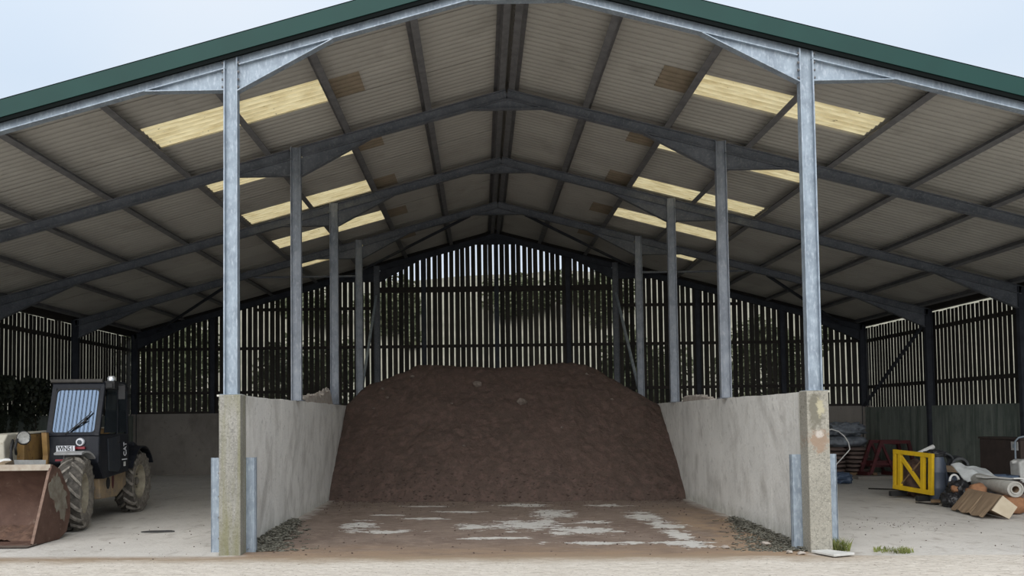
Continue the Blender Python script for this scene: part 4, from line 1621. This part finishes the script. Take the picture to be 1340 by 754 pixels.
# pipe coil and rings
def ring_obj(name, c, R1, r, n, mat, label, cat, dirv, length=.3):
    d = Vector(dirv).normalized()
    q = d.to_track_quat('X', 'Z').to_matrix().to_4x4()
    q.translation = c
    o = MB().lathe([(R1 - r, 0), (R1, .0), (R1 + .01, .04), (R1 - .01, .08), (R1 + .01, .14), (R1 - .01, .2), (R1, length), (R1 - r, length), (R1 - r, 0)], 26, q, cap=False)
    return simple(o, name, mat, label, cat, smooth=True)


ring_obj('pipe_section', (9.63, 7.2, .59), .165, .045, 1, pipe_m, 'black ribbed drainage pipe section, open end facing the yard', 'pipe', (.35, 1, .05), .5)
cl = MB()
for i in range(5):
    cl.tube([(9.40 + .17 * cos(t * pi / 12), 7.35 + i * .05, .66 + .17 * sin(t * pi / 12)) for t in range(24)], .026, 7, closed=True)
simple(cl, 'hose_coil', pipe_m, 'coiled black hose left of the ribbed drainage pipe', 'hose', smooth='all')
blob('base_heap_bag', blk_bag, (9.55, 7.55, floor_z(10)), (.38, .34, .25), 'dark rubbish sack under the coiled black hose', 'sack', seed=31, crease=.3)
# dark brown box/cabinet against the right wall, with a pale notice
cbn = empty('storage_box', (11.0, 7.6, floor_z(11)))
tag(cbn, 'dark brown storage box against the right wall with a small white notice', 'storage box')
MB().box(10.72, 11.26, 6.9, 8.35, floor_z(11), 1.12).build('box_body', dkbox, cbn, bevel=.02)
MB().box(10.70, 11.27, 6.88, 8.37, 1.12, 1.16).build('box_lid', dkbox, cbn, bevel=.01)
MB().box(10.708, 10.72, 6.98, 7.20, .90, 1.08).build('notice', white_m, cbn)
MB().box(10.702, 10.709, 7.03, 7.14, .95, 1.03).build('notice_print', M('pale_blue_print', (.34, .40, .46), rough=.7), cbn)
simple(MB().tube([(10.42, 6.62, floor_z(10.4)), (10.42, 6.6, 1.10), (10.46, 6.55, 1.18), (10.60, 6.5, 1.22)], .018, 8), 'bent_pole', galv, 'thin bent metal pole standing before the dark brown box', 'pole')
jr = empty('white_container', (10.22, 6.05, floor_z(10.5) + .36))
tag(jr, 'dirty white plastic container on a dark plinth before the dark brown box', 'container')
MB().prism([(-.16, 0), (-.18, .40), (-.10, .46), (.16, .46), (.18, .0)], -.16, .16, 'y').build('container_body', white_m, jr, world=False, bevel=.03)
MB().tube([(-.24, 0, .40), (-.12, 0, .41)], .035, 10).build('spout', white_m, jr, world=False)
simple(MB().box(10.02, 10.45, 5.85, 6.3, floor_z(10.5), floor_z(10.5) + .36), 'plinth_block', dkbox, 'dark block under the dirty white container', 'block', bevel=.01)

# sacks stacked on a pallet in the corner
gzc = floor_z(10)
pal = empty('pallet', (9.75, 13.3, gzc))
tag(pal, 'low timber pallet under the stack of brown sacks', 'pallet')
for i in range(5):
    MB().box(9.12, 10.45, 12.72 + i * .28, 12.88 + i * .28, gzc + .09, gzc + .115).build('deck_board', wood, pal)
for i in range(3):
    MB().box(9.14 + i * .6, 9.26 + i * .6, 12.72, 14.0, gzc, gzc + .09).build('bearer', wood, pal)
sack_names = ['lowest', 'second', 'third', 'fourth', 'fifth', 'sixth']
zz = gzc + .115
for lev in range(6):
    for j, xx in enumerate((9.42, 10.06)):
        hh = .065
        r = (.335, .52, hh)
        o = blob('cement_sack', sack_m, (xx + rs.uniform(-.03, .03), 13.3 + rs.uniform(-.03, .03), zz), r,
                 'brown sack in the %s layer of the stack, %s side' % (sack_names[lev], 'nearer the bay wall' if j == 0 else 'toward the red frame'),
                 'sack', seed=lev * 3 + j + 40, amp=.10, crease=.06, sub=3, group='brown sacks stacked on the pallet')
    zz += .118
blob('wrapped_load', wrap_m, (9.75, 13.3, zz + .0), (.66, .56, .17), 'grey blue plastic wrapped load topping the stack of brown sacks', 'wrapped load', seed=60, amp=.08, crease=.12)
blob('wrap_heap', wrap_m, (9.78, 13.3, zz + .29), (.56, .48, .22), 'crumpled grey blue polythene on the very top of the sack stack', 'polythene', seed=63, amp=.35, crease=.45, nscale=2.6)
blob('blue_bundle', blue_m, (8.52, 10.55, gzc), (.28, .24, .16), 'rumpled blue tarpaulin bundle on the floor beside the right bay wall', 'tarpaulin', seed=70, amp=.3, crease=.4)
simple(MB().tube([(7.6, 9.35, 1.30), (7.85, 9.42, 1.345), (8.05, 9.5, 1.29), (8.2, 9.52, 1.17), (8.29, 9.52, 1.02), (8.31, 9.5, .86), (8.26, 9.5, .80), (8.0, 9.55, .5), (7.8, 9.6, .0)], .014, 8), 'white_hose', white_m, 'white plastic hose arching up in front of the stacked sacks', 'hose', smooth='all')
simple(MB().box(9.5, 10.55, 11.75, 12.1, gzc - .01, gzc + .09), 'kerb_block', conc_back, 'low concrete block on the floor before the red frame', 'block', bevel=.015)
simple(MB().bar((8.45, 8.9, -.03), (9.3, 8.35, -.03), .05, .03), 'floor_batten', rail_m, 'thin dark batten on the floor left of the yellow barrier', 'batten')

# red implement (headstock frame)
RM = empty('red_implement', (10.7, 12.4, gzc))
tag(RM, 'dark red tubular farm implement in the back right corner behind the barrier', 'implement')


def rp_(mb, name, **k):
    return mb.build(name, redp, RM, **k)


rp_(MB().bar((10.25, 12.1, .93), (11.05, 12.1, .93), .09, .09), 'top_beam')
rp_(MB().bar((10.25, 12.7, .93), (11.05, 12.7, .93), .09, .09), 'top_beam')
for yy in (12.1, 12.7):
    rp_(MB().bar((10.28, yy, .92), (9.98, yy, .08), .08, .08), 'leg')
    rp_(MB().bar((10.30, yy, .90), (10.62, yy, .10), .06, .06), 'leg')
    rp_(MB().bar((11.02, yy, .92), (11.2, yy, .08), .08, .08), 'leg')
rp_(MB().bar((9.95, 12.1, .07), (9.95, 12.7, .07), .10, .10), 'skid')
rp_(MB().bar((10.6, 12.1, .07), (10.6, 12.7, .07), .10, .10), 'skid')
rp_(MB().bar((11.2, 12.1, .07), (11.2, 12.7, .07), .10, .10), 'skid')
rp_(MB().bar((10.65, 12.1, .9), (10.65, 12.7, .9), .07, .07), 'cross_tie')
rp_(MB().box(10.1, 11.1, 12.2, 12.6, .25, .42), 'pan')
rp_(MB().bar((9.98, 12.12, .33), (11.2, 12.12, .33), .05, .05), 'cross_tie')
rp_(MB().bar((9.98, 12.68, .33), (11.2, 12.68, .33), .05, .05), 'cross_tie')

# ------------------------------------------------------------------ litter, weeds, slab
def litter(name, n, area, label):
    mb = MB()
    for i in range(n):
        x, y = area(rs)
        a = rs.uniform(0, 6.28)
        s_ = rs.uniform(.015, .06)
        m = Matrix.Translation((x, y, gz(x) + rs.uniform(.008, .05) * (1.2 - min(1, abs(abs(x) - 3.73) * 1.8)))) @ Matrix.Rotation(a, 4, 'Z') @ Matrix.Rotation(rs.uniform(-.6, .6), 4, 'X')
        mb.box(-s_, s_, -s_ * .22, s_ * .22, -.003, .003, m)
    o = mb.build(name, litter_m)
    tag(o, label, 'litter', kind='stuff')
    return o


def area_l(r):
    y = .15 + 3.2 * r.random() ** 1.3
    w = max(.05, .62 - .15 * y)
    return -3.70 + w * abs(r.gauss(0, .55)), y


def area_r(r):
    y = -.05 + 3.4 * r.random() ** 1.4
    w = max(.05, .75 - .19 * y)
    return 3.69 - w * abs(r.gauss(0, .55)), y


def area_lf(r):
    return -4.05 + r.gauss(.25, .3), -.16 - .18 * r.random()


litter('leaf_litter', 1500, area_l, 'dark leaf litter and straw gathered along the foot of the left bay wall')
litter('leaf_litter', 1200, area_r, 'leaf litter and twigs gathered along the foot of the right bay wall')


def tuft(x, y, n, r, h, label):
    mb = MB()
    for i in range(n):
        a, q = rs.uniform(0, 6.28), r * sqrt(rs.random())
        bx, by = x + q * cos(a), y + q * sin(a) * .7
        hh = h * rs.uniform(.5, 1.1)
        dx, dy = rs.gauss(0, .4) * hh, rs.gauss(0, .4) * hh
        w = .006
        z0 = gz(bx)
        c, s_ = cos(a) * w, sin(a) * w
        mb.add([(bx - c, by - s_, z0), (bx + c, by + s_, z0), (bx + dx * .5 + c * .7, by + dy * .5 + s_ * .7, z0 + hh * .65), (bx + dx * .5 - c * .7, by + dy * .5 - s_ * .7, z0 + hh * .65), (bx + dx, by + dy, z0 + hh)],
               [(0, 1, 2, 3), (3, 2, 4)])
    o = mb.build('grass_tuft', tuft_m)
    tag(o, label, 'grass')
    return o


tuft(4.02, .0, 130, .12, .17, 'tall tuft of grass against the foot of the right concrete column')
tuft(4.62, -.12, 200, .24, .07, 'low flat tuft of grass on the slab right of the right column')
sb = MB()
sb.prism([(3.56, -.22), (3.78, -.16), (4.0, -.44), (3.70, -.56)], gz(3.7) + .015, gz(3.7) + .045, 'z')
simple(sb, 'broken_slab', M('pale_slab', (.55, .55, .53), (.45, .45, .43), scale=8, rough=.85), 'flat white broken slab on the ground at the foot of the right column', 'slab', bevel=.006)
sb = MB()
for (x, y, r) in ((3.30, -.2, .045), (3.42, -.28, .05), (3.22, .45, .07), (2.45, .25, .05), (2.62, .2, .055)):
    lump(sb, (x, y, gz(x) + r * .4), r, rs, .5)
o = sb.build('pale_chippings', rubble_m)
tag(o, 'pale stone chippings on the mud left of the right concrete column', 'stones', kind='stuff')
mt = M('dark_rubber_scrap', (.04, .04, .04), rough=.8)
simple(MB().prism([(-5.72, 2.02), (-5.45, 1.98), (-5.22, 2.06), (-5.3, 2.13), (-5.62, 2.12)], gz(-5.5) + .004, gz(-5.5) + .022, 'z'), 'rubber_scrap', mt, 'dark flat scrap lying on the slab right of the telehandler', 'scrap')

# ------------------------------------------------------------------ ivy on the left wall, trees outside
iv = empty('ivy', (-11.3, 9.2, 1.9))
tag(iv, 'dark ivy growing over the left wall and its boards behind the telehandler', 'ivy')
mb = MB()
for i in range(3600):
    y = rs.uniform(7.3, 11.2)
    top = 2.72 + .28 * fnoise(y, 0, 0, .9) + .15 * fnoise(y, 4, 0, 4)
    bot = 1.98 + .22 * fnoise(y, 7, 0, 1.3)
    z = rs.uniform(bot, top)
    if fnoise(y, z, 2, 2.2) < -.42:
        continue
    x = -11.34 + abs(rs.gauss(0, .09))
    s_ = rs.uniform(.03, .07)
    m = Matrix.Translation((x, y, z)) @ Matrix.Rotation(rs.uniform(-1, 1), 4, 'X') @ Matrix.Rotation(rs.uniform(-.9, .9), 4, 'Y') @ Matrix.Rotation(rs.uniform(-.8, .8), 4, 'Z')
    mb.add([(0, -s_, 0), (.01, 0, -s_), (0, s_, 0), (.01, 0, s_ * 1.1)], [(0, 1, 2, 3)], m)
for i in range(30):
    y = rs.uniform(7.6, 10.9)
    z0 = 2.0
    for t in range(22):
        z = z0 - t * .035 * rs.uniform(.3, 1)
        s_ = rs.uniform(.02, .05)
        m = Matrix.Translation((-11.35 + .03 * rs.random(), y + .05 * rs.gauss(0, 1), z)) @ Matrix.Rotation(rs.uniform(-1, 1), 4, 'X')
        mb.add([(0, -s_, 0), (.01, 0, -s_), (0, s_, 0), (.01, 0, s_)], [(0, 1, 2, 3)], m)
mb.build('foliage', ivy_m, iv)
mb = MB()
for y in (7.8, 8.6, 9.5, 10.3):
    mb.tube([(-11.37, y, 1.2), (-11.37, y + .1, 1.7), (-11.36, y - .05, 2.2), (-11.36, y + .1, 2.5)], .015, 5)
mb.build('stem', bark, iv)


def crown_mesh(seed, n=5200):
    r_ = random.Random(seed)
    mb = MB()
    cl_ = [(Vector((r_.gauss(0, .5), r_.gauss(0, .5), r_.uniform(-.6, .8))), r_.uniform(.3, .55)) for _ in range(16)]
    for i in range(n):
        c, q = r_.choice(cl_)
        v = Vector((r_.gauss(0, 1), r_.gauss(0, 1), r_.gauss(0, 1))).normalized() * q * r_.random() ** .33
        p = c + v
        s_ = r_.uniform(.045, .085)
        m = Matrix.Translation(p) @ Matrix.Rotation(r_.uniform(0, 6.28), 4, 'Z') @ Matrix.Rotation(r_.uniform(0, 3.14), 4, 'X')
        mb.add([(-s_, 0, 0), (0, -s_ * .6, 0), (s_, 0, 0), (0, s_ * .6, 0)], [(0, 1, 2, 3)], m)
    o = mb.build('crown', leaf_m)
    me = o.data
    bpy.data.objects.remove(o)
    return me


crowns = [crown_mesh(i) for i in (1, 2, 3)]
trunk_o = MB().tube([(0, 0, -.1), (.03, 0, .5), (-.02, .03, 1.0)], [.11, .08, .04], 8).build('trunk', bark)
trunk_me = trunk_o.data
bpy.data.objects.remove(trunk_o)
tr_spots = [(-13, 22.5, 1.6, 6.0), (-7.0, 21.0, 1.3, 5.4), (5.2, 21.0, 1.2, 5.0), (11.0, 22.5, 1.5, 5.6), (-4.6, 35.0, 1.5, 5.6), (2.0, 37.0, 1.6, 4.6), (6.6, 36.0, 1.6, 5.4), (-10.5, 36, 1.7, 4.6),
            (-16.0, 2.0, 1.4, 4.6), (-16.2, 7.0, 1.4, 4.8), (-16.0, 12.0, 1.4, 4.6)]


def hill(y):
    t = min(1, max(0, (y - 21) / 24))
    return 11.0 * t * t * (3 - 2 * t)


for i, (x, y, r, h) in enumerate(tr_spots):
    t = empty('tree', (x, y, gz(x) - .05 + (hill(y) * .9 - 2.0 if y > 23 else 0)))
    side = 'behind the slatted back wall' if y > 19 else ('outside the slatted left wall' if x < 0 else 'outside the slatted right wall')
    tag(t, 'green leafy tree seen only through the gaps %s' % side, 'tree', 'trees ' + side)
    c = bpy.data.objects.new('crown', crowns[i % 3])
    COL.objects.link(c)
    c.parent = t
    c.location = (0, 0, h * .55)
    c.scale = (r * 1.25, r * 1.1, h * .42)
    c.rotation_euler = (0, 0, i * 1.3)
    k = bpy.data.objects.new('trunk', trunk_me)
    COL.objects.link(k)
    k.parent = t
    k.scale = (1.3, 1.3, h * .7)
